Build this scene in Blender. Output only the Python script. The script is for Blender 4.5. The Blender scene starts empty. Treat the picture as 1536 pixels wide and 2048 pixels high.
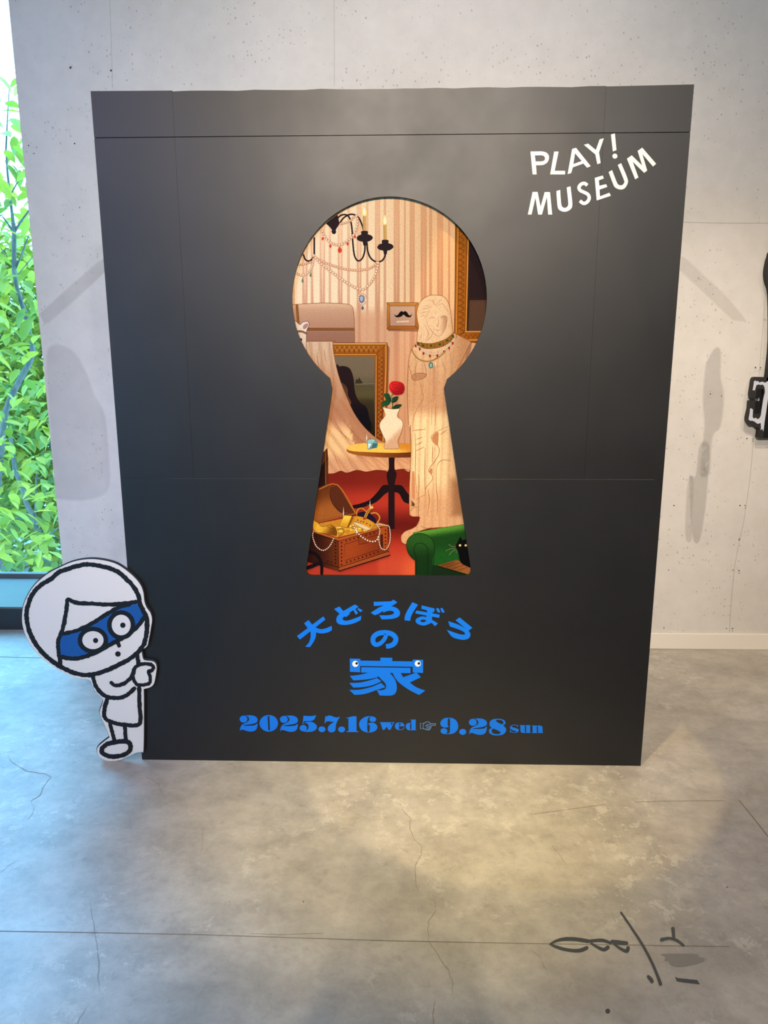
import bpy, bmesh, math, random
from mathutils import Vector, Matrix
from mathutils.geometry import tessellate_polygon, delaunay_2d_cdt

random.seed(7)
SC = bpy.context.scene
COL = SC.collection

# ------------------------------------------------------------------ camera
FPX = 1450.0
PITCH, YAW, ROLL = 0.206867857, -0.0262275901, -0.00149982166
CAM = Vector((0.04802842, -2.50294799, 1.5))


def cam_axes():
    cp, sp, cy, sy = math.cos(PITCH), math.sin(PITCH), math.cos(YAW), math.sin(YAW)
    f = Vector((sy * cp, cy * cp, -sp))
    r = Vector((cy, -sy, 0))
    u = r.cross(f)
    cr, sr = math.cos(ROLL), math.sin(ROLL)
    return cr * r + sr * u, -sr * r + cr * u, f


AX_R, AX_U, AX_F = cam_axes()
cam_data = bpy.data.cameras.new('camera')
cam = bpy.data.objects.new('camera', cam_data)
COL.objects.link(cam)
cam.matrix_world = Matrix(((AX_R.x, AX_U.x, -AX_F.x, CAM.x), (AX_R.y, AX_U.y, -AX_F.y, CAM.y),
                           (AX_R.z, AX_U.z, -AX_F.z, CAM.z), (0, 0, 0, 1)))
cam_data.sensor_fit = 'VERTICAL'
cam_data.sensor_height = 36.0
cam_data.lens = FPX / 2048.0 * 36.0
cam_data.clip_start = 0.05
cam_data.clip_end = 200
SC.camera = cam

# ------------------------------------------------------------------ world, lights, exposure
vs = SC.view_settings
vs.view_transform = 'Standard'
vs.look = 'None'
vs.gamma = 1.0
vs.use_curve_mapping = False
vs.exposure = 0.0
SC.cycles.use_denoising = True
SC.cycles.max_bounces = 8
SC.cycles.transparent_max_bounces = 24
SC.cycles.sample_clamp_indirect = 6.0

world = bpy.data.worlds.new('sky')
SC.world = world
world.use_nodes = True
wn = world.node_tree.nodes
bg = wn['Background']
bg.inputs['Color'].default_value = (0.1893, 0.5518, 1.0000, 1)     # bright overcast
bg.inputs['Strength'].default_value = 17.9053


def light_spot(name, loc, target, power, color, size_deg, blend, radius):
    d = bpy.data.lights.new(name, 'SPOT')
    d.energy = power
    d.color = color
    d.spot_size = math.radians(size_deg)
    d.spot_blend = blend
    d.shadow_soft_size = radius
    o = bpy.data.objects.new(name, d)
    COL.objects.link(o)
    o.location = loc
    o.rotation_euler = (Vector(target) - Vector(loc)).to_track_quat('-Z', 'Y').to_euler()
    return o


def light_area(name, loc, target, power, color, sx, sy):
    d = bpy.data.lights.new(name, 'AREA')
    d.shape = 'RECTANGLE'
    d.size, d.size_y = sx, sy
    d.energy = power
    d.color = color
    o = bpy.data.objects.new(name, d)
    COL.objects.link(o)
    o.location = loc
    o.rotation_euler = (Vector(target) - Vector(loc)).to_track_quat('-Z', 'Y').to_euler()
    return o


WARM = (1.0, 0.80, 0.56)
light_spot('track_spot_behind', (0.05, -5.4, 3.7), (0.1, 0, 1.5), 700, (1.0, 0.84, 0.62), 78, 0.8, 0.06)
light_spot('track_spot_panel', (-0.15, -5.2, 3.7), (0.05, 0, 2.0), 640, (1.0, 0.85, 0.76), 38, 0.9, 0.1)
light_spot('track_spot_panel_right', (1.5, -5.2, 3.7), (0.4, 0, 1.9), 255, (1.0, 0.93, 0.86), 42, 0.9, 0.1)
light_spot('track_spot_floor', (0.0, -0.95, 3.7), (0.03, -0.3, 0), 500, (1.0, 0.78, 0.26), 31, 1.0, 0.05)
light_spot('track_spot_wash', (0.45, -0.6, 3.7), (0.45, 0.1, 0), 186.0, (1.0, 0.71, 0.323), 24.6, 0.12, 0.02)
light_spot('track_spot_wall_right', (1.6, -0.5, 3.7), (1.5, 1.15, 0.1), 200, (1.0, 0.82, 0.60), 50, 1.0, 0.06)
light_spot('track_spot_wall_top', (0.2, -0.3, 3.7), (0.2, 1.15, 2.6), 16, (1.0, 0.78, 0.7), 90, 0.9, 0.06)
light_spot('ceiling_lamp_right', (2.8, -1.2, 3.7), (2.0, -0.1, 0.3), 200, (1.0, 0.78, 0.68), 90, 1.0, 0.2)
light_spot('fill_spot_left', (-1.6, -2.2, 3.7), (-1.2, -0.2, 0.9), 317.1, (0.567, 0.571, 1.0), 60, 1.0, 0.15)  # unseen cool fill, added to brighten the cut-out and left wall
light_spot('fill_spot_window', (-2.2, -0.6, 3.7), (-1.8, 1.15, 2.0), 51.5, (0.4, 0.5, 1.0), 80, 1.0, 0.15)  # unseen blue fill, added to lift the wall's left end


# ------------------------------------------------------------------ helpers


def ray(px, py):
    return AX_F + AX_R * ((px - 768.0) / FPX) - AX_U * ((py - 1024.0) / FPX)


def on_y(px, py, y):
    d = ray(px, py)
    return CAM + d * ((y - CAM.y) / d.y)


def on_z(px, py, z):
    d = ray(px, py)
    return CAM + d * ((z - CAM.z) / d.z)


def fr(x0, y0, s):
    def f(pts):
        return [((x0 + p[0] * s, y0 + p[1] * s) + tuple(p[2:])) for p in pts]
    return f


def lin(c):
    if isinstance(c, str):
        c = tuple(int(c[i:i + 2], 16) for i in (0, 2, 4))
    out = []
    for v in c[:3]:
        v = v / 255.0
        out.append(v / 12.92 if v <= 0.04045 else ((v + 0.055) / 1.055) ** 2.4)
    return tuple(out)


def smooth(pts, closed=True, n=6):
    """Catmull-Rom through the points; a third value of 1 marks a sharp corner."""
    P = [Vector(p[:2]) for p in pts]
    K = [len(p) > 2 and p[2] == 1 for p in pts]
    N = len(P)
    out = []
    rng = range(N) if closed else range(N - 1)
    for i in rng:
        p1, p2 = P[i], P[(i + 1) % N]
        if closed:
            p0, p3 = P[(i - 1) % N], P[(i + 2) % N]
        else:
            p0, p3 = P[max(i - 1, 0)], P[min(i + 2, N - 1)]
        if K[i]:
            p0 = p1
        if K[(i + 1) % N]:
            p3 = p2
        m = n if not (K[i] and K[(i + 1) % N]) else 1
        for k in range(m):
            t = k / m
            t2, t3 = t * t, t * t * t
            out.append(0.5 * ((2 * p1) + (p2 - p0) * t + (2 * p0 - 5 * p1 + 4 * p2 - p3) * t2 +
                              (3 * p1 - p0 - 3 * p2 + p3) * t3))
    if not closed:
        out.append(P[-1])
    return [(v.x, v.y) for v in out]


def ell(cx, cy, rx, ry=None, n=20):
    ry = rx if ry is None else ry
    return [(cx + rx * math.cos(2 * math.pi * k / n), cy + ry * math.sin(2 * math.pi * k / n)) for k in range(n)]


def ribbon(pts, w, closed=False, n=6, rough=0.0, taper=None, cap=True):
    """polygons (quads and caps, in the same 2-D frame) of a brush stroke; w a width or a list of widths"""
    c = [Vector(p) for p in smooth(pts, closed, n)]
    M = len(c)
    def wid(i):
        if isinstance(w, (list, tuple)):
            t = i / max(M - 1, 1) * (len(w) - 1)
            a = int(min(t, len(w) - 2))
            return w[a] + (w[a + 1] - w[a]) * (t - a)
        return w
    L, R = [], []
    for i in range(M):
        a = c[(i - 1) % M] if (closed or i > 0) else c[i]
        b = c[(i + 1) % M] if (closed or i < M - 1) else c[i]
        t = (b - a)
        if t.length < 1e-9:
            t = Vector((1, 0))
        t.normalize()
        nrm = Vector((-t.y, t.x))
        h = wid(i) / 2
        L.append(c[i] + nrm * (h + random.uniform(-rough, rough)))
        R.append(c[i] - nrm * (h + random.uniform(-rough, rough)))
    polys = []
    rng = range(M) if closed else range(M - 1)
    for i in rng:
        j = (i + 1) % M
        polys.append([tuple(L[i]), tuple(L[j]), tuple(R[j]), tuple(R[i])])
    if not closed and cap:
        for i, s in ((0, -1), (M - 1, 1)):
            polys.append(ell(c[i].x, c[i].y, wid(i) / 2 * 0.98, n=12))
    return polys


def bm_obj(name, bm, mat, parent=None, smooth_shade=False):
    me = bpy.data.meshes.new(name)
    bm.to_mesh(me)
    bm.free()
    if mat is not None:
        me.materials.append(mat)
    if smooth_shade:
        for p in me.polygons:
            p.use_smooth = True
    o = bpy.data.objects.new(name, me)
    COL.objects.link(o)
    if parent is not None:
        o.parent = parent
    return o


def empty(name, loc=(0, 0, 0)):
    o = bpy.data.objects.new(name, None)
    o.empty_display_size = 0.1
    COL.objects.link(o)
    o.location = loc
    return o


def tag(o, label=None, cat=None, group=None, kind=None):
    if label:
        o['label'] = label
    if cat:
        o['category'] = cat
    if group:
        o['group'] = group
    if kind:
        o['kind'] = kind
    return o


def box(bm, x0, x1, y0, y1, z0, z1):
    v = [bm.verts.new(p) for p in ((x0, y0, z0), (x1, y0, z0), (x1, y1, z0), (x0, y1, z0),
                                   (x0, y0, z1), (x1, y0, z1), (x1, y1, z1), (x0, y1, z1))]
    for f in ((0, 3, 2, 1), (4, 5, 6, 7), (0, 1, 5, 4), (1, 2, 6, 5), (2, 3, 7, 6), (3, 0, 4, 7)):
        bm.faces.new([v[i] for i in f])


def box_obj(name, x0, x1, y0, y1, z0, z1, mat, parent=None, bevel=0.0):
    bm = bmesh.new()
    box(bm, x0, x1, y0, y1, z0, z1)
    if bevel:
        bmesh.ops.bevel(bm, geom=bm.edges[:], offset=bevel, segments=2, affect='EDGES')
    return bm_obj(name, bm, mat, parent)


def slab(bm, loops, to3, back):
    """solid from a 2-D outline (first loop) and holes; to3 maps 2-D to the front face, back is the depth vector"""
    flat, idx = [], []
    for lp in loops:
        flat += lp
    tris = tessellate_polygon([[Vector((p[0], p[1], 0)) for p in lp] for lp in loops])
    F = [bm.verts.new(to3(p[0], p[1])) for p in flat]
    bk = Vector(back)
    B = [bm.verts.new(v.co + bk) for v in F]
    for t in tris:
        a, b, c = (F[i] for i in t)
        nrm = (b.co - a.co).cross(c.co - a.co)
        if nrm.length < 1e-16:
            continue
        fl = nrm.dot(bk) > 0
        try:
            bm.faces.new((a, c, b) if fl else (a, b, c))
            ba, bb, bc = (B[i] for i in t)
            bm.faces.new((ba, bb, bc) if fl else (ba, bc, bb))
        except ValueError:
            pass
    k = 0
    for li, lp in enumerate(loops):
        n = len(lp)
        area = 0
        for i in range(n):
            p, q = F[k + i].co, F[k + (i + 1) % n].co
            area += p.cross(q).dot(bk)
        for i in range(n):
            j = (i + 1) % n
            quad = (F[k + i], F[k + j], B[k + j], B[k + i])
            out = (area > 0)
            if li > 0:
                out = not out
            try:
                bm.faces.new(quad if out else quad[::-1])
            except ValueError:
                pass
        k += n


def flat(bm, poly, to3, facing):
    """one flat polygon facing the given direction"""
    tris = tessellate_polygon([[Vector((p[0], p[1], 0)) for p in poly]])
    V = [bm.verts.new(to3(p[0], p[1])) for p in poly]
    fc = Vector(facing)
    for t in tris:
        a, b, c = (V[i] for i in t)
        nrm = (b.co - a.co).cross(c.co - a.co)
        if nrm.length < 1e-16:
            continue
        try:
            bm.faces.new((a, b, c) if nrm.dot(fc) > 0 else (a, c, b))
        except ValueError:
            pass


def tube(bm, pts, radii, sides=8):
    prev = None
    pts = [Vector(p) for p in pts]
    for i, p in enumerate(pts):
        t = (pts[min(i + 1, len(pts) - 1)] - pts[max(i - 1, 0)]).normalized()
        a = t.cross(Vector((0, 1, 0.01))).normalized()
        b = t.cross(a).normalized()
        ring = [bm.verts.new(p + (a * math.cos(2 * math.pi * k / sides) + b * math.sin(2 * math.pi * k / sides)) * radii[i])
                for k in range(sides)]
        if prev:
            for k in range(sides):
                bm.faces.new((prev[k], prev[(k + 1) % sides], ring[(k + 1) % sides], ring[k]))
        else:
            bm.faces.new(ring[::-1])
        prev = ring
    bm.faces.new(prev)


# ------------------------------------------------------------------ materials


def new_mat(name, color=(0.5, 0.5, 0.5), rough=0.6, spec=0.5):
    m = bpy.data.materials.new(name)
    m.use_nodes = True
    b = m.node_tree.nodes['Principled BSDF']
    b.inputs['Base Color'].default_value = tuple(color[:3]) + (1,)
    b.inputs['Roughness'].default_value = rough
    b.inputs['Specular IOR Level'].default_value = spec
    return m


class NT:
    """tiny node-tree helper"""
    def __init__(self, m):
        self.t = m.node_tree
        self.b = self.t.nodes['Principled BSDF']
        self.out = self.t.nodes['Material Output']

    def n(self, kind, **kw):
        nd = self.t.nodes.new(kind)
        for k, v in kw.items():
            if k in nd.inputs:
                nd.inputs[k].default_value = v
            else:
                setattr(nd, k, v)
        return nd

    def l(self, a, b):
        self.t.links.new(a, b)

    def coord(self, scale=(1, 1, 1)):
        c = self.n('ShaderNodeTexCoord')
        mp = self.n('ShaderNodeMapping')
        mp.inputs['Scale'].default_value = scale
        self.l(c.outputs['Object'], mp.inputs['Vector'])
        return mp.outputs['Vector']

    def noise(self, vec, scale, detail=6, rough=0.6, dist=0.0):
        nd = self.n('ShaderNodeTexNoise')
        nd.inputs['Scale'].default_value = scale
        nd.inputs['Detail'].default_value = detail
        nd.inputs['Roughness'].default_value = rough
        nd.inputs['Distortion'].default_value = dist
        self.l(vec, nd.inputs['Vector'])
        return nd.outputs['Fac']

    def ramp(self, fac, stops):
        r = self.n('ShaderNodeValToRGB')
        els = r.color_ramp.elements
        while len(els) > 1:
            els.remove(els[-1])
        for i, (p, c) in enumerate(stops):
            e = els[0] if i == 0 else els.new(p)
            e.position = p
            if not isinstance(c, (tuple, list)):
                c = (c, c, c)
            e.color = tuple(c[:3]) + (1,)
        self.l(fac, r.inputs['Fac'])
        return r.outputs['Color']

    def mix(self, fac, a, b, mode='MIX'):
        m = self.n('ShaderNodeMix')
        m.data_type = 'RGBA'
        m.blend_type = mode
        for sock, v in ((m.inputs[0], fac), (m.inputs[6], a), (m.inputs[7], b)):
            if hasattr(v, 'links'):
                self.l(v, sock)
            elif isinstance(v, (int, float)):
                sock.default_value = v
            else:
                sock.default_value = tuple(v[:3]) + (1,)
        return m.outputs[2]

    def math(self, op, a, b=0.0):
        m = self.n('ShaderNodeMath')
        m.operation = op
        for sock, v in ((m.inputs[0], a), (m.inputs[1], b)):
            if hasattr(v, 'links'):
                self.l(v, sock)
            else:
                sock.default_value = v
        return m.outputs[0]

    def bump(self, h, strength=0.2, dist=0.01):
        b = self.n('ShaderNodeBump')
        b.inputs['Strength'].default_value = strength
        b.inputs['Distance'].default_value = dist
        self.l(h, b.inputs['Height'])
        self.l(b.outputs['Normal'], self.b.inputs['Normal'])


def mat_floor():
    m = new_mat('polished_concrete', rough=0.3, spec=0.75)
    t = NT(m)
    v = t.coord()
    vs_ = t.coord((1.0, 1.35, 1.0))
    big = t.ramp(t.noise(vs_, 1.5, 4, 0.6, 0.3), [(0.34, (0.335, 0.31, 0.265)), (0.66, (0.425, 0.40, 0.35))])
    med = t.ramp(t.noise(vs_, 5.5, 6, 0.62, 0.25), [(0.36, 0.84), (0.50, 0.97), (0.64, 1.10)])
    c = t.mix(1.0, big, med, 'MULTIPLY')
    fine = t.ramp(t.noise(v, 22.0, 8, 0.8, 0.2), [(0.36, 0.86), (0.52, 1.0), (0.66, 1.10)])
    c = t.mix(1.0, c, fine, 'MULTIPLY')
    # pale worn flakes, gathered in some areas
    fl = t.ramp(t.noise(v, 16.0, 9, 0.78, 0.15), [(0.545, 0.0), (0.565, 1.0)])
    zone = t.ramp(t.noise(v, 1.7, 4, 0.6), [(0.47, 0.0), (0.58, 0.55)])
    c = t.mix(t.math('MULTIPLY', fl, zone), c, (0.56, 0.54, 0.475))
    dk = t.ramp(t.noise(v, 13.0, 6, 0.7, 0.4), [(0.30, 0.80), (0.40, 1.0)])
    c = t.mix(1.0, c, dk, 'MULTIPLY')
    vor = t.n('ShaderNodeTexVoronoi')
    vor.inputs['Scale'].default_value = 9.0
    t.l(v, vor.inputs['Vector'])
    sp = t.n('ShaderNodeSeparateColor')
    t.l(vor.outputs['Color'], sp.inputs[0])
    rad = t.math('MULTIPLY', t.math('POWER', sp.outputs[0], 8.0), 0.04)
    dot = t.math('LESS_THAN', vor.outputs['Distance'], rad)
    c = t.mix(dot, c, (0.09, 0.085, 0.08))
    t.l(c, t.b.inputs['Base Color'])
    r = t.ramp(t.noise(v, 5.0, 5, 0.6), [(0.3, 0.36), (0.7, 0.46)])
    t.l(r, t.b.inputs['Roughness'])
    t.bump(t.noise(v, 40.0, 4, 0.6), 0.05, 0.004)
    return m


def mat_wall():
    m = new_mat('white_washed_concrete', rough=0.75, spec=0.25)
    t = NT(m)
    v = t.coord()
    base = t.ramp(t.noise(v, 1.4, 6, 0.6, 0.4), [(0.3, (0.62, 0.605, 0.58)), (0.7, (0.72, 0.705, 0.68))])
    fine = t.ramp(t.noise(v, 14.0, 6, 0.65), [(0.3, 0.95), (0.7, 1.03)])
    c = t.mix(1.0, base, fine, 'MULTIPLY')
    bumpsum = None
    for scale, pw, mx in ((9.0, 5.0, 0.07), (24.0, 2.6, 0.12), (60.0, 1.6, 0.28)):
        vor = t.n('ShaderNodeTexVoronoi')
        vor.inputs['Scale'].default_value = scale
        t.l(t.coord((1, 1, 0.8)), vor.inputs['Vector'])
        sp = t.n('ShaderNodeSeparateColor')
        t.l(vor.outputs['Color'], sp.inputs[0])
        dist = t.math('ADD', vor.outputs['Distance'], t.math('MULTIPLY', t.math('SUBTRACT', t.noise(v, 70.0, 3), 0.5), 0.12))
        rad = t.math('MULTIPLY', t.math('POWER', sp.outputs[0], pw), mx)
        dot = t.math('LESS_THAN', dist, rad)
        if scale > 20:
            cl = t.ramp(t.noise(v, 4.2, 4, 0.6), [(0.42, 0.0), (0.56, 0.8 if scale < 40 else 0.55)])
            dot = t.math('MULTIPLY', dot, cl)
        c = t.mix(t.math('MULTIPLY', dot, 0.8), c, (0.20, 0.195, 0.19))
    t.l(c, t.b.inputs['Base Color'])
    t.bump(t.noise(v, 30.0, 5, 0.6), 0.08, 0.004)
    return m


def mat_panel():
    m = new_mat('charcoal_paint', (0.02, 0.02, 0.022), rough=0.5, spec=0.5)
    t = NT(m)
    v = t.coord()
    c = t.ramp(t.noise(v, 3.0, 5, 0.6), [(0.3, (0.006, 0.006, 0.0065)), (0.7, (0.009, 0.0088, 0.009))])
    t.l(c, t.b.inputs['Base Color'])
    r = t.ramp(t.noise(v, 4.0, 5, 0.6), [(0.3, 0.41), (0.7, 0.47)])
    t.l(r, t.b.inputs['Roughness'])
    big = t.noise(v, 2.5, 2, 0.5)
    vor = t.n('ShaderNodeTexVoronoi')
    vor.inputs['Scale'].default_value = 6.0
    t.l(v, vor.inputs['Vector'])
    sp = t.n('ShaderNodeSeparateColor')
    t.l(vor.outputs['Color'], sp.inputs[0])
    nub = t.math('LESS_THAN', vor.outputs['Distance'], t.math('MULTIPLY', t.math('POWER', sp.outputs[0], 6.0), 0.05))
    h = t.math('ADD', t.math('MULTIPLY', nub, 0.35), t.math('ADD', t.math('MULTIPLY', t.noise(v, 60, 3), 0.06), big))
    t.bump(h, 0.12, 0.01)
    return m


def mat_print(gain):
    m = new_mat('art_print_ink', rough=0.7, spec=0.06)
    t = NT(m)
    a = t.n('ShaderNodeAttribute')
    a.attribute_name = 'ink'
    v = t.coord()
    g = t.ramp(t.noise(v, 330.0, 3, 0.8), [(0.32, 0.66), (0.5, 1.0), (0.68, 1.16)])
    gm = t.n('ShaderNodeGamma')
    gm.inputs['Gamma'].default_value = 1.10
    t.l(a.outputs['Color'], gm.inputs['Color'])
    c = t.mix(0.85, gm.outputs['Color'], g, 'MULTIPLY')
    c = t.mix(1.0, c, gain, 'MULTIPLY')
    t.l(c, t.b.inputs['Base Color'])
    return m


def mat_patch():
    m = new_mat('feathered_grey', (0.55, 0.54, 0.525), rough=0.8, spec=0.2)  # greyer than the wall, for its soft-edged patches
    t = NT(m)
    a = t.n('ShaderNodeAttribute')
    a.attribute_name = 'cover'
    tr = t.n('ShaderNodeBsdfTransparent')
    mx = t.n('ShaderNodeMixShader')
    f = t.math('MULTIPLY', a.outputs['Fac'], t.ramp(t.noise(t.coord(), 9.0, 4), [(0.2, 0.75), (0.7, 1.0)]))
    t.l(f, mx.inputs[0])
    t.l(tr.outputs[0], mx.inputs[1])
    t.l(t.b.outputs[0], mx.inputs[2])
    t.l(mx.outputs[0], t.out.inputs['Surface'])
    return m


def mat_glass():
    m = new_mat('window_glass')
    t = NT(m)
    tr = t.n('ShaderNodeBsdfTransparent')
    tr.inputs['Color'].default_value = (0.88, 0.96, 0.97, 1)
    gl = t.n('ShaderNodeBsdfGlossy')
    gl.inputs['Roughness'].default_value = 0.02
    lw = t.n('ShaderNodeLayerWeight')
    lw.inputs['Blend'].default_value = 0.5
    fz = t.math('ADD', t.math('MULTIPLY', t.math('POWER', lw.outputs['Facing'], 5.0), 0.9), 0.035)
    mx = t.n('ShaderNodeMixShader')
    t.l(fz, mx.inputs[0])
    t.l(tr.outputs[0], mx.inputs[1])
    t.l(gl.outputs[0], mx.inputs[2])
    t.l(mx.outputs[0], t.out.inputs['Surface'])
    return m


def mat_leaf(name, c0, c1):
    m = new_mat(name, rough=0.55, spec=0.3)
    t = NT(m)
    oi = t.n('ShaderNodeObjectInfo')
    gi = t.n('ShaderNodeNewGeometry')
    f = t.math('FRACT', t.math('ADD', oi.outputs['Random'], gi.outputs['Random Per Island']))
    c = t.ramp(f, [(0.0, c0), (1.0, c1)])
    t.l(c, t.b.inputs['Base Color'])
    tl = t.n('ShaderNodeBsdfTranslucent')
    t.l(t.mix(1.0, c, (1.0, 1.15, 0.7), 'MULTIPLY'), tl.inputs['Color'])
    mx = t.n('ShaderNodeMixShader')
    mx.inputs[0].default_value = 0.45
    t.l(t.b.outputs[0], mx.inputs[1])
    t.l(tl.outputs[0], mx.inputs[2])
    t.l(mx.outputs[0], t.out.inputs['Surface'])
    return m


def mat_bark():
    m = new_mat('grey_bark', rough=0.9)
    t = NT(m)
    v = t.coord((6, 6, 2))
    c = t.ramp(t.noise(v, 4.0, 5, 0.6), [(0.3, (0.045, 0.035, 0.026)), (0.7, (0.13, 0.095, 0.065))])
    t.l(c, t.b.inputs['Base Color'])
    t.bump(t.noise(v, 8.0, 5), 0.4, 0.01)
    return m


M_FLOOR = mat_floor()
M_WALL = mat_wall()
M_PANEL = mat_panel()
M_PRINT = mat_print((0.78, 0.74, 0.70))
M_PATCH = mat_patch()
M_GLASS = mat_glass()
M_LEAF = mat_leaf('fresh_green_leaf', (0.13, 0.145, 0.014), (0.40, 0.29, 0.032))
M_LEAF2 = mat_leaf('deep_green_leaf', (0.07, 0.105, 0.018), (0.27, 0.235, 0.034))
M_BARK = mat_bark()
M_BASE = new_mat('white_baseboard_paint', (0.82, 0.79, 0.73), 0.5)
M_CEIL = new_mat('dark_grey_ceiling_paint', (0.10, 0.10, 0.10), 0.8)
M_DARKWALL = new_mat('dark_grey_wall_paint', (0.12, 0.118, 0.115), 0.8)
M_SILL = new_mat('satin_grey_metal', (0.12, 0.125, 0.12), 0.35)
M_SEAM = new_mat('joint_tape_gleam', (0.02, 0.0195, 0.019), 0.5)  # paler than the boards: the seam's reflection put into the colour
M_KERB = new_mat('dark_grey_kerb', (0.022, 0.026, 0.032), 0.5)
M_CREAM = new_mat('cream_vinyl', (0.86, 0.83, 0.72), 0.5)
M_BLUE = new_mat('bright_blue_vinyl', (0.001, 0.165, 0.70), 0.5, 0.3)
M_WHITE = new_mat('white_vinyl', (0.80, 0.79, 0.77), 0.5)
M_BLACK = new_mat('black_ink', (0.006, 0.007, 0.010), 0.5, 0.3)
M_MASK = new_mat('mid_blue_ink', (0.008, 0.085, 0.30), 0.5, 0.3)
M_BOARD = new_mat('white_printed_board', (0.72, 0.675, 0.63), 0.5, 0.35)
M_EDGE = new_mat('dark_board_edge', (0.015, 0.018, 0.025), 0.6)
M_SIGN = new_mat('dark_grey_sign_paint', (0.015, 0.0125, 0.0135), 0.6)
M_SIGNW = new_mat('pale_blue_sign_paint', (0.56, 0.60, 0.70), 0.6)
M_MARK = new_mat('faded_grey_marker', (0.055, 0.062, 0.068), 0.35)
M_SMUDGE = new_mat('grey_smudge', (0.22, 0.205, 0.18), 0.35)
M_CRACK = new_mat('hairline_crack', (0.19, 0.17, 0.14), 0.7)
M_JOINT = new_mat('concrete_joint', (0.13, 0.12, 0.11), 0.8)
M_WJOINT = new_mat('wall_joint_line', (0.47, 0.455, 0.44), 0.8)  # grey of the wall's joint lines
M_HOLE = new_mat('wall_hole', (0.07, 0.065, 0.06), 0.9)
M_GROUND = new_mat('pale_paving', (0.62, 0.64, 0.66), 0.8)

# ------------------------------------------------------------------ the room
WY = 1.153            # front face of the back wall
WX = -1.752           # its left edge, where the window begins
GY = 1.343            # front of the window kerb
HZ = 3.8
bm = bmesh.new()
box(bm, -4.2, 4.2, -7.2, 1.95, -0.12, 0.0)
floor = tag(bm_obj('floor', bm, M_FLOOR), kind='structure')
wall_back = tag(box_obj('wall_back', WX, 4.2, WY, GY + 0.62, 0.0, HZ, M_WALL), kind='structure')
tag(box_obj('wall_right', 4.2, 4.4, -7.2, GY + 0.62, -0.12, HZ, M_DARKWALL), kind='structure')
tag(box_obj('wall_front', -4.2, 4.4, -7.4, -7.2, -0.12, HZ, M_DARKWALL), kind='structure')
tag(box_obj('ceiling', -4.4, 4.4, -7.4, GY + 0.62, HZ, HZ + 0.2, M_CEIL), kind='structure')
# left wall: low kerb, header and end piers around a broad window
bm = bmesh.new()
box(bm, -4.4, -4.2, -7.4, 1.95, -0.12, 0.13)
box(bm, -4.4, -4.2, -7.4, 1.95, 3.3, HZ)
box(bm, -4.4, -4.2, -7.4, -4.8, 0.13, 3.3)
box(bm, -4.4, -4.2, -3.3, 1.95, 0.13, 3.3)
tag(bm_obj('wall_left', bm, M_DARKWALL), kind='structure')
tag(box_obj('baseboard_back', WX, 4.2, WY - 0.012, WY, 0.0, 0.086, M_BASE, bevel=0.002), kind='structure')

# window beside the wall: kerb, sill, glass, top rail
win = tag(box_obj('window_1', -4.2, WX, GY, GY + 0.60, 0.0, 0.125, M_KERB), kind='structure')
box_obj('window_sill', -4.2, WX, GY - 0.006, GY + 0.60, 0.125, 0.137, M_SILL, win, 0.002)
box_obj('window_frame', -4.2, WX, GY + 0.545, GY + 0.595, 0.137, 0.165, M_SILL, win, 0.003)
box_obj('window_frame', -4.2, WX, GY + 0.545, GY + 0.595, HZ - 0.05, HZ, M_SILL, win, 0.003)
box_obj('mullion', -3.93, -3.88, GY + 0.545, GY + 0.595, 0.165, HZ - 0.05, M_SILL, win, 0.003)
bm = bmesh.new()
box(bm, -4.2, WX, GY + 0.566, GY + 0.574, 0.165, HZ - 0.05)
box_glass = bm_obj('window_pane', bm, M_GLASS, win)
win2 = empty('window_2', (-4.3, 0, 0.13))
tag(win2, kind='structure')
bm = bmesh.new()
box(bm, -0.004, 0.004, -4.8, -3.3, 0.0, 3.17)
bm_obj('window_pane', bm, M_GLASS, win2)
for y in (-4.05,):
    box_obj('mullion', -0.03, 0.03, y - 0.03, y + 0.03, 0.0, 3.17, M_SILL, win2, 0.004)


def wall_pt(px, py, off=0.0012):
    return on_y(px, py, WY - off)


def wall_strip(name, pts, w, mat, parent=wall_back):
    bm = bmesh.new()
    for q in ribbon(pts, w, n=3, cap=False):
        flat(bm, q, lambda a, b: wall_pt(a, b), (0, -1, 0))
    return bm_obj(name, bm, mat, parent)


wall_strip('wall_joint', [(668, -6), (668.5, 80), (668.5, 172)], 1.2, M_WJOINT)
wall_strip('wall_joint', [(219, -6), (222, 70), (225, 176)], 0.8, M_WJOINT)
wall_strip('wall_joint', [(1364, 444), (1450, 446), (1545, 446)], 0.9, M_WJOINT)
wall_strip('wall_joint', [(1535, 540), (1500, 960), (1470, 1130), (1459, 1264)], 0.9, M_WJOINT)
for (px, py, r) in ((1511, 735, 1.6), (1521, 735, 1.3), (1520.5, 739, 1.0), (1494, 877, 1.4), (1506, 877.5, 1.1), (1506, 882, 1.0),
                    (1480, 1011, 1.4), (1490, 1011, 1.1), (1491, 1016, 0.9), (1466, 1140, 1.1), (1478, 1141, 1.4), (1478, 1146, 0.9),
                    (1453, 1257, 1.1), (1465, 1257, 1.4), (1465, 1262, 0.9), (1348, 1011, 1.3), (1337, 1140, 1.1), (1328, 1256, 1.1),
                    (1421, 788, 1.4), (1443, 792, 1.2), (141, 135, 2.4), (222, 141, 2.2), (57, 291, 1.5), (149, 287, 1.7), (68, 307, 1.2)):
    bm = bmesh.new()
    flat(bm, ell(px, py, r, r, 8), lambda a, b: wall_pt(a, b, 0.0014), (0, -1, 0))
    bm_obj('fixing_hole', bm, M_HOLE, wall_back)
bm = bmesh.new()
for q in ribbon(ell(1421, 788.5, 6, 6.6, 16), 0.8, closed=True, n=1):
    flat(bm, q, lambda a, b: wall_pt(a, b, 0.0014), (0, -1, 0))
bm_obj('tie_hole_plug', bm, M_WJOINT, wall_back)


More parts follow.
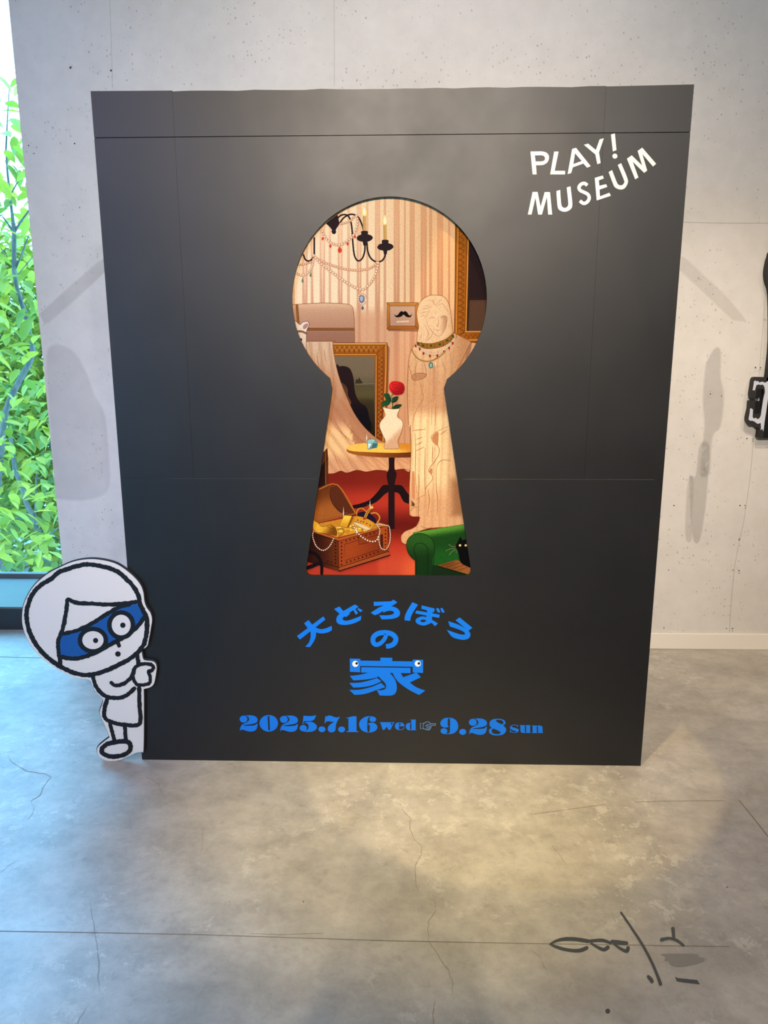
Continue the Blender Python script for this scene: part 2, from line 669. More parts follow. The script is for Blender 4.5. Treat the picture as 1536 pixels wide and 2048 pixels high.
def grey_patch(pts, strength, soft):
    """a greyer patch on the wall with feathered edges (a ring of falling cover)"""
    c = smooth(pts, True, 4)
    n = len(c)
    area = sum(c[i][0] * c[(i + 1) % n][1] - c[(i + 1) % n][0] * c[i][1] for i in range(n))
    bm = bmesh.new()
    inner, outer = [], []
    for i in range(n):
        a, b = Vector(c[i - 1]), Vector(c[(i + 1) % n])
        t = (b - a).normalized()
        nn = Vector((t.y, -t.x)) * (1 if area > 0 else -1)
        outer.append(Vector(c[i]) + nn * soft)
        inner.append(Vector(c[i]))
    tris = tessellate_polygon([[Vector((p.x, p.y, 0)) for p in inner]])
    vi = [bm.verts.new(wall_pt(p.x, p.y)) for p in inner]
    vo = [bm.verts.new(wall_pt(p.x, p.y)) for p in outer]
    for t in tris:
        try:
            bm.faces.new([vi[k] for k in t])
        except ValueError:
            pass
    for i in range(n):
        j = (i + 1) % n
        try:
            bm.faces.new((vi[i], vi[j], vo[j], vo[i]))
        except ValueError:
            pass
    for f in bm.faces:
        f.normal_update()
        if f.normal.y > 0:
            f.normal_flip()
    o = bm_obj('grey_patch', bm, M_PATCH, wall_back)
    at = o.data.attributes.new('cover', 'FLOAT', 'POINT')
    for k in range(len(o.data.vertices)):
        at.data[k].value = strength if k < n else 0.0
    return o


grey_patch([(82, 628, 1), (130, 585), (208, 516, 1), (210, 540, 1), (150, 596), (90, 648, 1)], 0.27, 5)
grey_patch([(97, 702), (125, 694), (150, 712), (172, 752), (186, 790), (206, 832), (213, 900), (216, 965), (200, 990), (150, 998), (112, 994, 1), (104, 860), (98, 780)], 0.25, 6)
grey_patch([(1364, 513, 1), (1400, 546), (1445, 588), (1492, 642, 1), (1466, 638, 1), (1420, 594), (1362, 540, 1)], 0.25, 4)
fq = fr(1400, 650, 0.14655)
grey_patch(fq([(100, 560), (205, 350), (262, 360), (262, 700), (300, 900), (300, 1100), (260, 1380), (150, 1520), (110, 2000), (20, 2000), (80, 1400), (62, 1000)]), 0.5, 5)
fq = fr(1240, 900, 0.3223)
grey_patch(fq([(440, 160, 1), (478, 160), (500, -20), (548, -20), (530, 300), (492, 545), (462, 552), (446, 400)]), 0.55, 4)
grey_patch(fq([(430, 180), (452, 200), (440, 400), (440, 550), (415, 552), (412, 400)]), 0.35, 3)

# floor: joints, cracks, scratches, hand-painted marks


def floor_pt(px, py):
    return on_z(px, py, 0.0008)


def floor_strip(name, pts, w, mat, n=2, rough=0.0):
    bm = bmesh.new()
    for q in ribbon(pts, w, n=n, rough=rough, cap=False):
        flat(bm, q, lambda a, b: floor_pt(a, b), (0, 0, 1))
    return bm_obj(name, bm, mat, floor)


floor_strip('floor_joint', [(-30, 1861.5), (400, 1869), (768, 1881), (1200, 1889), (1460, 1893)], 1.3, M_CRACK)
floor_strip('floor_joint', [(-30, 1313), (60, 1315), (190, 1318)], 1.2, M_CRACK)
floor_strip('floor_joint', [(1478, 1600), (1505, 1633), (1545, 1684)], [0.8, 2.0], M_CRACK)
CR = [([(15, 1507), (25, 1525), (40, 1534), (55, 1543), (92, 1548), (103, 1554), (85, 1575), (80, 1590), (62, 1602), (68, 1614), (66, 1625), (55, 1638)], 1.0),
      ([(180, 1805), (184, 1830), (188, 1850), (191, 1875), (194, 1895), (198, 1930), (196, 1955), (200, 1980)], 1.3),
      ([(176, 2012), (164, 2030), (152, 2052)], 1.0),
      ([(800, 1607), (810, 1626), (822, 1637), (820, 1660), (830, 1680), (842, 1690), (843, 1710), (832, 1728), (831, 1750), (832, 1770), (838, 1785)], 1.2),
      ([(862, 1798), (872, 1806), (872, 1820), (856, 1845), (857, 1880), (870, 1900), (888, 1930), (898, 1940), (905, 1965), (903, 1990)], 1.2),
      ([(869, 2000), (866, 2025), (866, 2052)], 1.2),
      ([(1060, 1629), (1150, 1617), (1210, 1609)], 1.2),
      ([(1270, 1604), (1330, 1602), (1450, 1601)], 1.3),
      ([(1103, 1690), (1118, 1708), (1132, 1730)], 0.9),
      ([(1062, 1902), (1078, 1912), (1086, 1930), (1096, 1940)], 1.0),
      ([(1143, 1965), (1138, 1978)], 1.6),
      ([(290, 1553), (318, 1568), (326, 1590)], 0.8),
      ([(406, 1660), (404, 1690), (400, 1712)], 0.7),
      ([(0, 1745), (22, 1728), (36, 1720)], 0.7),
      ([(500, 1867), (560, 1869), (645, 1866)], 1.2)]
def jagged(pts):
    out = [pts[0]]
    for a, b in zip(pts, pts[1:]):
        n = max(1, int(math.dist(a, b) / 6))
        for k in range(1, n + 1):
            j = 0 if k == n else 1
            out.append((a[0] + (b[0] - a[0]) * k / n + j * random.uniform(-1.6, 1.6), a[1] + (b[1] - a[1]) * k / n + j * random.uniform(-1, 1)))
    return out


for k, (pts, w) in enumerate(CR):
    floor_strip('crack', jagged(pts) if k not in (6, 7, 14) else pts, [w * 0.4, w * 0.8, w * 0.6, w * 0.9, w * 0.4], M_CRACK, 1, 0.15)
f7 = fr(1080, 1800, 0.22135)
mark_n = 0


def xy2(pts):
    return [tuple(p[:2]) for p in pts]


for kind, pts, w in (('r', [(435, 372), (330, 355), (230, 352), (150, 368), (92, 398)], [34, 36, 34, 26, 16]),
                     ('r', [(92, 398), (140, 420), (220, 445), (320, 458), (380, 450), (422, 432)], [18, 26, 30, 32, 36, 34]),
                     ('r', [(452, 370), (560, 364), (640, 388)], [28, 32, 24]),
                     ('r', [(462, 390), (510, 420), (575, 448), (612, 428)], [18, 24, 32, 38]),
                     ('r', [(652, 376), (715, 384), (782, 390)], [36, 40, 34]),
                     ('r', [(672, 398), (730, 440), (785, 462), (796, 432)], [18, 24, 34, 34]),
                     ('r', [(732, 112), (830, 255), (930, 410), (1010, 560), (1065, 690), (1090, 760)], [18, 20, 24, 24, 26, 30]),
                     ('r', [(978, 690), (1000, 714), (1014, 738)], [26, 34, 30]),
                     ('r', [(1100, 358), (1170, 346), (1240, 366), (1300, 412)], [34, 26, 24, 20]),
                     ('r', [(1202, 258), (1210, 345)], [32, 26])):
    mark_n += 1
    bm = bmesh.new()
    rb = ribbon(xy2(f7(pts)), [x * 0.22135 for x in w] if isinstance(w, list) else w * 0.22135, n=6, rough=0.15)
    for i, q in enumerate(rb):
        up = 0.0008 + 0.00012 * mark_n + (0.00006 if i >= len(rb) - 2 else 0.0)
        flat(bm, q, lambda a, b: on_z(a, b, up), (0, 0, 1))
    bm_obj('painted_mark', bm, M_MARK, floor)
bm = bmesh.new()
flat(bm, f7(ell(612, 1004, 22, 23, 14)), floor_pt, (0, 0, 1))
bm_obj('painted_mark', bm, M_MARK, floor)
bm = bmesh.new()
flat(bm, [p[:2] for p in f7([(1220, 692), (1245, 705), (1420, 722), (1447, 762), (1300, 746), (1236, 735)])], floor_pt, (0, 0, 1))
bm_obj('painted_mark', bm, M_MARK, floor)
bm = bmesh.new()
flat(bm, smooth(f7([(1090, 490), (1200, 485), (1410, 488), (1435, 515), (1484, 525), (1478, 555), (1390, 585), (1260, 605), (1185, 590), (1160, 555), (1125, 550), (1130, 515)])), floor_pt, (0, 0, 1))
bm_obj('smudge', bm, M_SMUDGE, floor)

# ------------------------------------------------------------------ the black display wall with its keyhole
panel = empty('display_wall', (0, 0, 0))
tag(panel, 'tall charcoal display wall with a keyhole opening and blue lettering standing on the concrete floor', 'display wall')
BT = 0.011            # board thickness


def pan(px, py):
    p = on_y(px, py, 0.0)
    return (p.x, p.z)


def P0(x, z):
    return Vector((x, 0.0, z))


TL, TR, BL, BR = pan(180, 181), pan(1387, 170), pan(285, 1518), pan(1282, 1533)
XL, XR, ZT = (TL[0] + BL[0]) / 2, (TR[0] + BR[0]) / 2, (TL[1] + TR[1]) / 2
ZS1, ZS2 = pan(700, 271)[1], pan(700, 958)[1]
XV1, XV2 = pan(362, 500)[0], pan(1197, 450)[0]
# keyhole outline in the panel plane
KC = (0.0, pan(778, 601)[1])
KR = (pan(973, 600)[0] - pan(583, 600)[0]) / 2
NL, NR = pan(664.5, 778), pan(888, 777)
aL, aR = math.atan2(NL[1] - KC[1], NL[0] - KC[0]), math.atan2(NR[1] - KC[1], NR[0] - KC[0])
upper = []
a0, a1 = aL, aR
if a0 < 0:
    a0 += 2 * math.pi
for k in range(65):
    a = a0 + (a1 - a0) * k / 64
    upper.append((KC[0] + KR * math.cos(a), KC[1] + KR * math.sin(a)))
upper[0], upper[-1] = NL, NR
KBL, KBR = pan(610.5, 1151), pan(943.5, 1152)


def along(a, b, z):
    t = (z - a[1]) / (b[1] - a[1])
    return (a[0] + (b[0] - a[0]) * t, z)


def rounded(a, c, b, r, n=7):
    """corner c rounded between a and b"""
    A, C, B = Vector(a), Vector(c), Vector(b)
    d1, d2 = (A - C).normalized(), (B - C).normalized()
    half = d1.angle(d2) / 2
    L = r / math.tan(half)
    p, q = C + d1 * L, C + d2 * L
    return [tuple((p * (1 - t) + C * t) * (1 - t) + (C * (1 - t) + q * t) * t) for t in [k / n for k in range(n + 1)]]


g, gv = 0.0002, 0.00025
KL2, KR2 = along(NL, KBL, ZS2 + g), along(NR, KBR, ZS2 + g)
KL3, KR3 = along(NL, KBL, ZS2 - g), along(NR, KBR, ZS2 - g)


def board(loop):
    bm = bmesh.new()
    slab(bm, [loop], P0, (0, BT, 0))
    return bm_obj('board', bm, M_PANEL, panel)


def rect(x0, x1, z0, z1):
    return [(x0, z0), (x1, z0), (x1, z1), (x0, z1)]


def wavy(x0, x1, z, amp, n=26):
    return [(x0 + (x1 - x0) * k / n, z + amp * (math.sin(k * 1.9) * 0.6 + random.uniform(-1, 1))) for k in range(n + 1)]


G1 = 0.0016
board([(XL, ZS1 + G1), (XV1 - gv, ZS1 + G1), (XV1 - gv, ZT - 0.001), (XL, ZT)])
board([(XV1 + gv, ZS1 + G1), (XV2 - gv, ZS1 + G1)] + wavy(XV2 - gv, XV1 + gv, ZT - 0.0025, 0.0012))
board([(XV2 + gv, ZS1 + G1), (XR, ZS1 + G1), (XR, ZT), (XV2 + gv, ZT - 0.003)])
board(rect(XL, XV1 - gv, ZS2 + g, ZS1 - G1))
board(rect(XV2 + gv, XR, ZS2 + g, ZS1 - G1))
board([(XV1 + gv, ZS1 - G1), (XV1 + gv, ZS2 + g), KL2] + upper + [KR2, (XV2 - gv, ZS2 + g), (XV2 - gv, ZS1 - G1)])
board([(XL, 0.0), (XR, 0.0), (XR, ZS2 - g), KR3] + rounded(KR3, KBR, KBL, 0.024) + rounded(KBR, KBL, KL3, 0.024) + [KL3, (XL, ZS2 - g)])
for (sx0, sx1) in ((XL + 0.15, NL[0] - 0.06), (NR[0] + 0.07, XR - 0.03)):
    bm = bmesh.new()
    box(bm, sx0, sx1, -0.0005, 0.0005, ZS2 - 0.0011, ZS2 + 0.0011)
    bmesh.ops.bevel(bm, geom=bm.edges[:], offset=0.0004, segments=1, affect='EDGES')
    bm_obj('seam_gleam_strip', bm, M_SEAM, panel)
# carcass behind the boards
box_obj('joint_filler', XL + 0.0005, XR - 0.0005, 0.004, BT, ZS1 - G1 + 0.0001, ZS1 + G1 - 0.0001, M_PANEL, panel)
bm = bmesh.new()
zb = ZT - 0.012
D1 = 0.26
box(bm, XL + 0.004, XL + 0.022, BT + 0.0005, D1, 0.0, zb)
box(bm, XR - 0.022, XR - 0.004, BT + 0.0005, D1, 0.0, zb)
box(bm, XL + 0.022, XR - 0.022, BT + 0.0005, D1, zb - 0.018, zb)
box(bm, XL + 0.022, XR - 0.022, D1 - 0.012, D1, 0.0, zb - 0.018)
box(bm, XL + 0.022, -0.40, BT + 0.0005, BT + 0.02, 0.02, zb - 0.018)
box(bm, 0.40, XR - 0.022, BT + 0.0005, BT + 0.02, 0.02, zb - 0.018)
box(bm, -0.40, 0.40, BT + 0.0005, BT + 0.02, 0.02, 0.60)
box(bm, -0.40, 0.40, BT + 0.0005, BT + 0.02, 2.06, zb - 0.018)
bm_obj('carcass', bm, M_PANEL, panel)

# ------------------------------------------------------------------ vinyl lettering


def vinyl(name, shapes, mat, lift=0.0008, root=panel):
    """shapes: list of polygons or [outline, hole, ...]; one flat cut piece on the boards"""
    bm = bmesh.new()
    step = 0
    for s in shapes:
        loops = s if isinstance(s[0], list) else [s]
        lp = [[pan(p[0], p[1]) for p in l] for l in loops]
        tris_src = []
        tris = tessellate_polygon([[Vector((p[0], p[1], 0)) for p in l] for l in lp])
        fl = [q for l in lp for q in l]
        step += 1
        V = [bm.verts.new((q[0], -lift - 0.000015 * (step % 40), q[1])) for q in fl]
        for t in tris:
            a, b, c = (V[i] for i in t)
            nrm = (b.co - a.co).cross(c.co - a.co)
            if nrm.length < 1e-14:
                continue
            try:
                bm.faces.new((a, b, c) if nrm.y < 0 else (a, c, b))
            except ValueError:
                pass
    return bm_obj(name, bm, mat, root)


c6 = fr(1030, 250, 310 / 1536)


def xy(pts):
    return [tuple(p[:2]) for p in pts]


S6 = 310 / 1536
vinyl('letter', [[smooth(c6([(153, 263, 1), (262, 262, 1), (305, 272), (332, 300), (335, 335), (318, 372), (280, 395), (240, 399, 1), (207, 399, 1), (214, 490, 1), (174, 490, 1)])),
                  smooth(c6([(196, 302, 1), (255, 300, 1), (285, 308), (297, 330), (288, 353), (258, 362, 1), (203, 362, 1)]))]], M_CREAM)
vinyl('letter', [xy(c6([(388, 264), (431, 264), (392, 455), (496, 455), (495, 491), (348, 490)]))], M_CREAM)
vinyl('letter', [[xy(c6([(566, 238), (604, 227), (749, 408), (714, 424), (677, 382), (572, 420), (556, 476), (521, 487)])), xy(c6([(594, 280), (661, 358), (577, 388)]))]], M_CREAM)
vinyl('letter', [xy(c6([(682, 197), (724, 185), (800, 248), (838, 143), (880, 132), (832, 272), (848, 378), (815, 389), (795, 292)]))], M_CREAM)
vinyl('exclamation_mark', [xy(c6([(950, 95), (989, 84), (1005, 250), (969, 263)])), xy(c6(ell(989, 309, 25)))], M_CREAM)
vinyl('letter', [xy(c6([(127, 888), (174, 664), (223, 664), (253, 812), (294, 665), (346, 666), (368, 888), (328, 888), (316, 712), (266, 888), (229, 888), (202, 720), (163, 888)]))], M_CREAM)
vinyl('letter', [smooth(c6([(410, 655, 1), (447, 643, 1), (457, 780), (470, 812), (495, 822), (520, 806), (527, 770), (512, 620, 1), (549, 608, 1), (567, 780), (550, 835), (495, 860), (440, 843), (420, 795)]))], M_CREAM)
vinyl('letter', ribbon(xy(c6([(716, 598), (688, 579), (654, 588), (633, 618), (645, 648), (680, 666), (720, 688), (735, 722), (718, 760), (680, 778), (642, 752)])), 33 * S6, cap=False), M_CREAM)
vinyl('letter', [xy(c6([(790, 525), (868, 501), (880, 530), (830, 549), (835, 603), (903, 587), (914, 614), (837, 641), (841, 708), (935, 672), (949, 702), (809, 748)]))], M_CREAM)
vinyl('letter', [smooth(c6([(927, 467, 1), (961, 447, 1), (1005, 560), (1025, 592), (1055, 598), (1078, 578), (1078, 545), (1017, 396, 1), (1051, 379, 1), (1112, 525), (1115, 580), (1085, 628), (1040, 640), (990, 618), (965, 570)]))], M_CREAM)
vinyl('letter', [xy(c6([(1108, 335), (1156, 301), (1259, 402), (1214, 258), (1260, 225), (1398, 385), (1367, 412), (1262, 290), (1309, 452), (1279, 475), (1166, 365), (1222, 520), (1190, 539)]))], M_CREAM)

c4 = fr(570, 1170, 410 / 1536)
S4 = 410 / 1536
vinyl('letter', [xy(c4([(90, 382), (287, 235), (303, 258), (112, 408)])), xy(c4([(143, 287), (176, 262), (222, 318), (190, 345)])),
                 smooth(c4([(190, 335, 1), (222, 312, 1), (233, 355), (228, 395), (210, 432), (186, 465, 1), (152, 461, 1), (178, 432), (190, 400), (193, 370)])),
                 smooth(c4([(200, 300, 1), (240, 322), (275, 330), (312, 322), (350, 305, 1), (352, 338, 1), (320, 355), (280, 362), (245, 358), (213, 340, 1)]))], M_BLUE)
vinyl('letter', [smooth(c4([(524, 145, 1), (552, 163, 1), (475, 212), (440, 240), (432, 256), (450, 266), (480, 264), (530, 247), (572, 230, 1), (568, 262, 1), (520, 285), (470, 297), (430, 298), (400, 290), (385, 268), (392, 235), (430, 200)])),
                 smooth(c4([(368, 180, 1), (408, 160, 1), (440, 195), (490, 212, 1), (458, 240, 1), (415, 218)])),
                 xy(c4([(512, 186), (525, 178), (548, 210), (530, 222)])), xy(c4([(540, 180), (553, 173), (583, 190), (565, 203)]))], M_BLUE)
vinyl('letter', [xy(c4([(664, 126), (795, 122), (812, 109), (842, 130), (805, 155), (755, 180), (700, 217), (672, 226), (642, 208), (700, 170), (742, 152), (666, 157)])),
                 smooth(c4([(735, 192, 1), (790, 162), (830, 168), (856, 190), (862, 215), (848, 238), (803, 253), (724, 257, 1), (706, 226, 1), (768, 226), (803, 220), (817, 207), (805, 195), (775, 193), (735, 207, 1)]))], M_BLUE)
vinyl('letter', [smooth(c4([(955, 128, 1), (997, 147, 1), (962, 200), (943, 240), (938, 268, 1), (896, 264, 1), (898, 235), (912, 200), (935, 160)])),
                 xy(c4([(1024, 152), (1122, 176), (1117, 204), (1022, 178)])), xy(c4([(985, 190), (1160, 222), (1155, 246), (975, 212)])),
                 xy(c4([(1068, 165), (1108, 180), (1100, 266), (1058, 252)])),
                 [smooth(c4([(1080, 246), (1030, 235), (990, 248), (978, 270), (995, 292), (1040, 303), (1075, 293), (1098, 284), (1122, 308, 1), (1146, 288, 1), (1105, 262)])),
                  smooth(c4([(1015, 264), (1043, 259), (1058, 268), (1040, 277), (1020, 275)]))],
                 xy(c4([(1130, 176), (1150, 172), (1165, 204), (1146, 206)])), xy(c4([(1163, 175), (1180, 171), (1197, 204), (1178, 207)]))], M_BLUE)
vinyl('letter', [xy(c4([(1308, 242), (1404, 320), (1375, 342), (1278, 264)])),
                 smooth(c4([(1222, 270, 1), (1300, 297), (1360, 330), (1388, 362), (1380, 395), (1345, 410), (1300, 405), (1250, 386), (1212, 335, 1), (1260, 352), (1310, 368), (1343, 370), (1347, 358), (1320, 340), (1280, 325), (1235, 310, 1)]))], M_BLUE)
vinyl('letter', ribbon(xy(c4([(762, 362), (745, 405), (712, 438), (680, 446), (660, 425), (665, 388), (700, 362), (755, 356), (802, 368), (830, 398), (822, 432), (795, 452), (757, 460)])),
                       [28 * S4, 32 * S4, 36 * S4, 38 * S4, 38 * S4, 38 * S4, 34 * S4], cap=False), M_BLUE)
vinyl('letter', [xy(c4([(486, 550), (565, 553), (563, 653), (487, 650)])), xy(c4([(958, 558), (1035, 560), (1034, 658), (957, 655)])),
                 xy(c4([(560, 566), (715, 568), (714, 543), (804, 545), (803, 570), (962, 572), (960, 612), (560, 606)])),
                 xy(c4([(573, 615), (941, 620), (940, 660), (570, 655)])),
                 smooth(c4([(485, 680, 1), (560, 672), (650, 650, 1), (745, 650, 1), (690, 690), (600, 708), (512, 714, 1)])),
                 smooth(c4([(482, 733, 1), (560, 730), (640, 712), (690, 695, 1), (722, 720, 1), (670, 745), (600, 762), (512, 768, 1)])),
                 smooth(c4([(480, 785, 1), (560, 783), (650, 762), (720, 732, 1), (754, 765, 1), (690, 785), (600, 815), (522, 823, 1)])),
                 smooth(c4([(680, 652, 1), (780, 652, 1), (820, 700), (837, 750), (832, 800), (800, 826), (710, 827, 1), (688, 787, 1), (735, 785), (757, 768), (750, 735), (715, 700)])),
                 smooth(c4([(805, 655, 1), (865, 655, 1), (885, 690, 1), (985, 655, 1), (1019, 690, 1), (935, 730, 1), (985, 765), (1052, 790, 1), (1005, 823, 1), (930, 785), (860, 735), (825, 695)]))], M_BLUE)
for (ex, ey, px_, py_) in ((527, 590, 537, 586), (995, 588, 1003, 586)):
    vinyl('eye_dot', [xy(c4(ell(ex, ey, 23)))], M_WHITE, 0.0012)
    vinyl('pupil_dot', [xy(c4(ell(px_, py_, 10)))], M_BLACK, 0.0016)

S_ = 160 / 1536


def two(f, dx, dy):
    def q(pts):
        return f([(p[0] + dx, p[1] + dy) + tuple(p[2:]) for p in pts])
    vinyl('digit', [xy(q(ell(165, 172, 76, 68))),
                    smooth(q([(190, 103, 1), (280, 97), (360, 108), (415, 140), (436, 185), (420, 230), (370, 256), (280, 274), (190, 285), (140, 305), (115, 340), (102, 402, 1), (92, 398, 1), (105, 330), (140, 278), (200, 245), (250, 215), (272, 178), (262, 142), (235, 118)])),
                    smooth(q([(108, 380, 1), (118, 325), (150, 300), (250, 300), (330, 298), (390, 285), (424, 256, 1), (436, 260, 1), (426, 330), (400, 380), (350, 407), (270, 410), (200, 390), (150, 376)]))], M_BLUE)


d1 = fr(470, 1420, S_)
d2 = fr(620, 1420, S_)
d4 = fr(870, 1425, S_)
two(d1, 0, 0)
vinyl('digit', [[xy(d1(ell(649, 253, 178, 160, 32))), xy(d1([(628, 116), (662, 116), (673, 386), (640, 386)]))]], M_BLUE)
two(d1, 774, 6)
vinyl('digit', [smooth(d1([(1316, 104, 1), (1420, 113), (1500, 110), (1545, 95, 1), (1553, 105, 1), (1530, 165), (1490, 200), (1440, 210), (1320, 214, 1), (1312, 266, 1), (1297, 268, 1)])),
                xy(d1(ell(1311, 346, 70, 62))),
                smooth(d1([(1308, 268, 1), (1350, 235), (1420, 222), (1500, 235), (1558, 280), (1575, 325), (1550, 375), (1490, 408), (1400, 419), (1300, 408, 1), (1340, 398), (1385, 380), (1410, 340), (1408, 290), (1388, 258), (1350, 250)]))], M_BLUE)
vinyl('full_stop', [xy(d2(ell(230, 368, 68, 56)))], M_BLUE)
vinyl('digit', [smooth(d2([(296, 112, 1), (310, 112, 1), (314, 128), (350, 106), (400, 107), (460, 130), (520, 140), (578, 122, 1), (545, 160), (490, 210), (430, 224), (370, 215), (320, 218), (302, 228), (298, 252, 1), (280, 250, 1)])),
                smooth(d2([(578, 124, 1), (532, 200), (502, 270), (492, 350), (480, 400), (430, 426), (370, 418), (342, 375), (350, 320), (390, 275), (450, 232), (510, 190)]))], M_BLUE)
vinyl('full_stop', [xy(d2(ell(608, 371, 68, 57)))], M_BLUE)
vinyl('digit', [xy(d2([(695, 145), (740, 140), (815, 118), (893, 118), (893, 404), (930, 404), (930, 421), (703, 421), (703, 404), (738, 404), (738, 158), (697, 158)]))], M_BLUE)
vinyl('digit', [smooth(d2([(1150, 117, 1), (1080, 122), (1000, 165), (955, 220), (942, 280), (965, 350), (1020, 405), (1122, 434, 1), (1102, 395), (1099, 300), (1104, 200), (1122, 150)])),
                smooth(d2([(1102, 288, 1), (1130, 253), (1190, 240), (1250, 258), (1294, 312), (1280, 370), (1220, 415), (1118, 434, 1), (1144, 400), (1150, 330), (1146, 290), (1130, 278)])),
                xy(d2(ell(1206, 178, 66, 50))), smooth(d2([(1130, 118, 1), (1200, 120), (1250, 140), (1268, 170, 1), (1200, 145), (1140, 135, 1)]))], M_BLUE)
d3 = fr(750, 1425, 140 / 1536)
vinyl('letter', [xy(d3([(108, 210), (215, 210), (232, 225), (268, 298), (205, 378), (168, 378), (122, 226), (108, 226)])),
                 xy(d3([(238, 222), (342, 222), (372, 300), (338, 378), (292, 378), (255, 290)])), xy(d3([(208, 210), (352, 210), (352, 228), (208, 228)])),
                 xy(d3([(330, 210), (430, 210), (430, 226), (330, 226)])), xy(d3([(392, 222), (412, 222), (340, 378), (326, 362)]))], M_BLUE)
vinyl('letter', [smooth(d3([(550, 213, 1), (480, 225), (442, 262), (436, 300), (450, 345), (490, 375), (550, 384, 1), (528, 350), (525, 300), (530, 245)])),
                 smooth(d3([(545, 213, 1), (600, 222), (640, 262), (650, 298, 1), (528, 300, 1), (530, 278, 1), (560, 276, 1), (560, 235)]))] +
      ribbon(xy(d3([(643, 312), (622, 352), (588, 372), (545, 378)])), 1.2), M_BLUE)
vinyl('letter', [smooth(d3([(772, 222, 1), (710, 235), (682, 270), (676, 310), (693, 358), (730, 384), (775, 386, 1), (768, 330), (768, 260)])),
                 xy(d3([(778, 152), (893, 152), (893, 372), (906, 372), (906, 386), (798, 386), (798, 166), (778, 166)])),
                 xy(d3([(755, 218), (805, 226), (805, 238), (755, 232)])), xy(d3([(740, 374), (805, 374), (805, 387), (740, 387)]))], M_BLUE)
M_PALEBLUE = new_mat('pale_blue_vinyl', (0.13, 0.25, 0.45), 0.5, 0.3)
hand = []
for pts, w, cl in (([(994, 232), (1060, 232), (1054, 358), (1000, 358)], 13, True),
                   ([(1060, 250), (1105, 214), (1155, 201), (1195, 215), (1225, 242), (1318, 241), (1330, 258), (1318, 276), (1246, 278), (1232, 300), (1226, 325), (1212, 350), (1192, 376), (1130, 376), (1060, 345)], 14, False),
                   ([(1105, 296), (1140, 268), (1185, 258), (1215, 262)], 14, False), ([(1140, 294), (1222, 298)], 12, False),
                   ([(1130, 322), (1214, 328)], 12, False), ([(1125, 350), (1195, 358)], 12, False)):
    pp = [(p[0], p[1], 1) for p in pts] if cl else pts
    hand += ribbon(d3(pp) if cl else xy(d3(pts)), w * 0.0911, closed=cl, n=4)
vinyl('pointing_hand', hand, M_PALEBLUE)
vinyl('digit', [smooth(d4([(265, 97, 1), (350, 110), (420, 170), (446, 250), (430, 330), (370, 390), (290, 413), (210, 412, 1), (262, 397), (285, 350), (290, 200), (285, 130)])),
                smooth(d4([(275, 97, 1), (190, 105), (125, 150), (100, 210), (125, 260), (180, 286), (240, 282), (284, 262, 1), (250, 258), (243, 200), (248, 130)])),
                xy(d4(ell(172, 354, 66, 56))), smooth(d4([(120, 380, 1), (180, 400), (280, 398, 1), (280, 413, 1), (200, 413), (140, 400)]))], M_BLUE)
vinyl('full_stop', [xy(d4(ell(532, 370, 68, 58)))], M_BLUE)
two(d4, 561, 14)
vinyl('digit', [[smooth(d4([(1180, 119), (1250, 121), (1320, 140), (1352, 183), (1345, 220), (1312, 245), (1350, 285), (1366, 330), (1345, 385), (1290, 425), (1200, 438), (1110, 430), (1050, 395), (1034, 350), (1050, 315), (1085, 293), (1055, 260), (1044, 215), (1060, 165), (1110, 130)])),
                 smooth(d4([(1168, 150), (1220, 138), (1280, 150), (1310, 185), (1295, 222), (1250, 210), (1200, 186)])),
                 smooth(d4([(1108, 310), (1150, 318), (1210, 345), (1258, 375), (1240, 404), (1170, 412), (1110, 395), (1085, 355)]))]], M_BLUE)
d5 = fr(1000, 1430, 100 / 1536)
vinyl('letter', [smooth(d5([(305, 385), (330, 342), (390, 370), (470, 393), (540, 418), (575, 455), (560, 500), (515, 532), (480, 490), (420, 475), (340, 440), (312, 412)])),
                 xy(d5([(535, 302), (553, 292), (548, 372), (530, 357)])), xy(d5([(304, 448), (322, 458), (338, 525), (308, 542)]))] +
      ribbon(xy(d5([(322, 352), (370, 310), (440, 300), (510, 318), (542, 345)])), 1.1) + ribbon(xy(d5([(520, 525), (440, 535), (370, 516), (325, 492)])), 1.1), M_BLUE)
vinyl('letter', [xy(d5([(610, 308), (762, 308), (762, 510), (788, 522), (788, 545), (690, 550), (648, 533), (626, 500), (626, 326), (610, 326)])),
                 xy(d5([(785, 308), (926, 308), (926, 530), (942, 532), (942, 549), (800, 549), (800, 326), (785, 326)]))], M_BLUE)
vinyl('letter', [xy(d5([(975, 318), (1127, 318), (1127, 532), (1147, 534), (1147, 551), (973, 551), (973, 534), (1000, 532), (1000, 336), (975, 336)])),
                 smooth(d5([(1127, 340, 1), (1180, 318), (1240, 320), (1290, 345), (1306, 390, 1), (1306, 532, 1), (1322, 534, 1), (1322, 551, 1), (1166, 551, 1), (1166, 360, 1), (1140, 352, 1)]))], M_BLUE)

# ------------------------------------------------------------------ the printed picture behind the keyhole
PY = 0.0155           # the paper; every ink layer lies a hair in front of the last


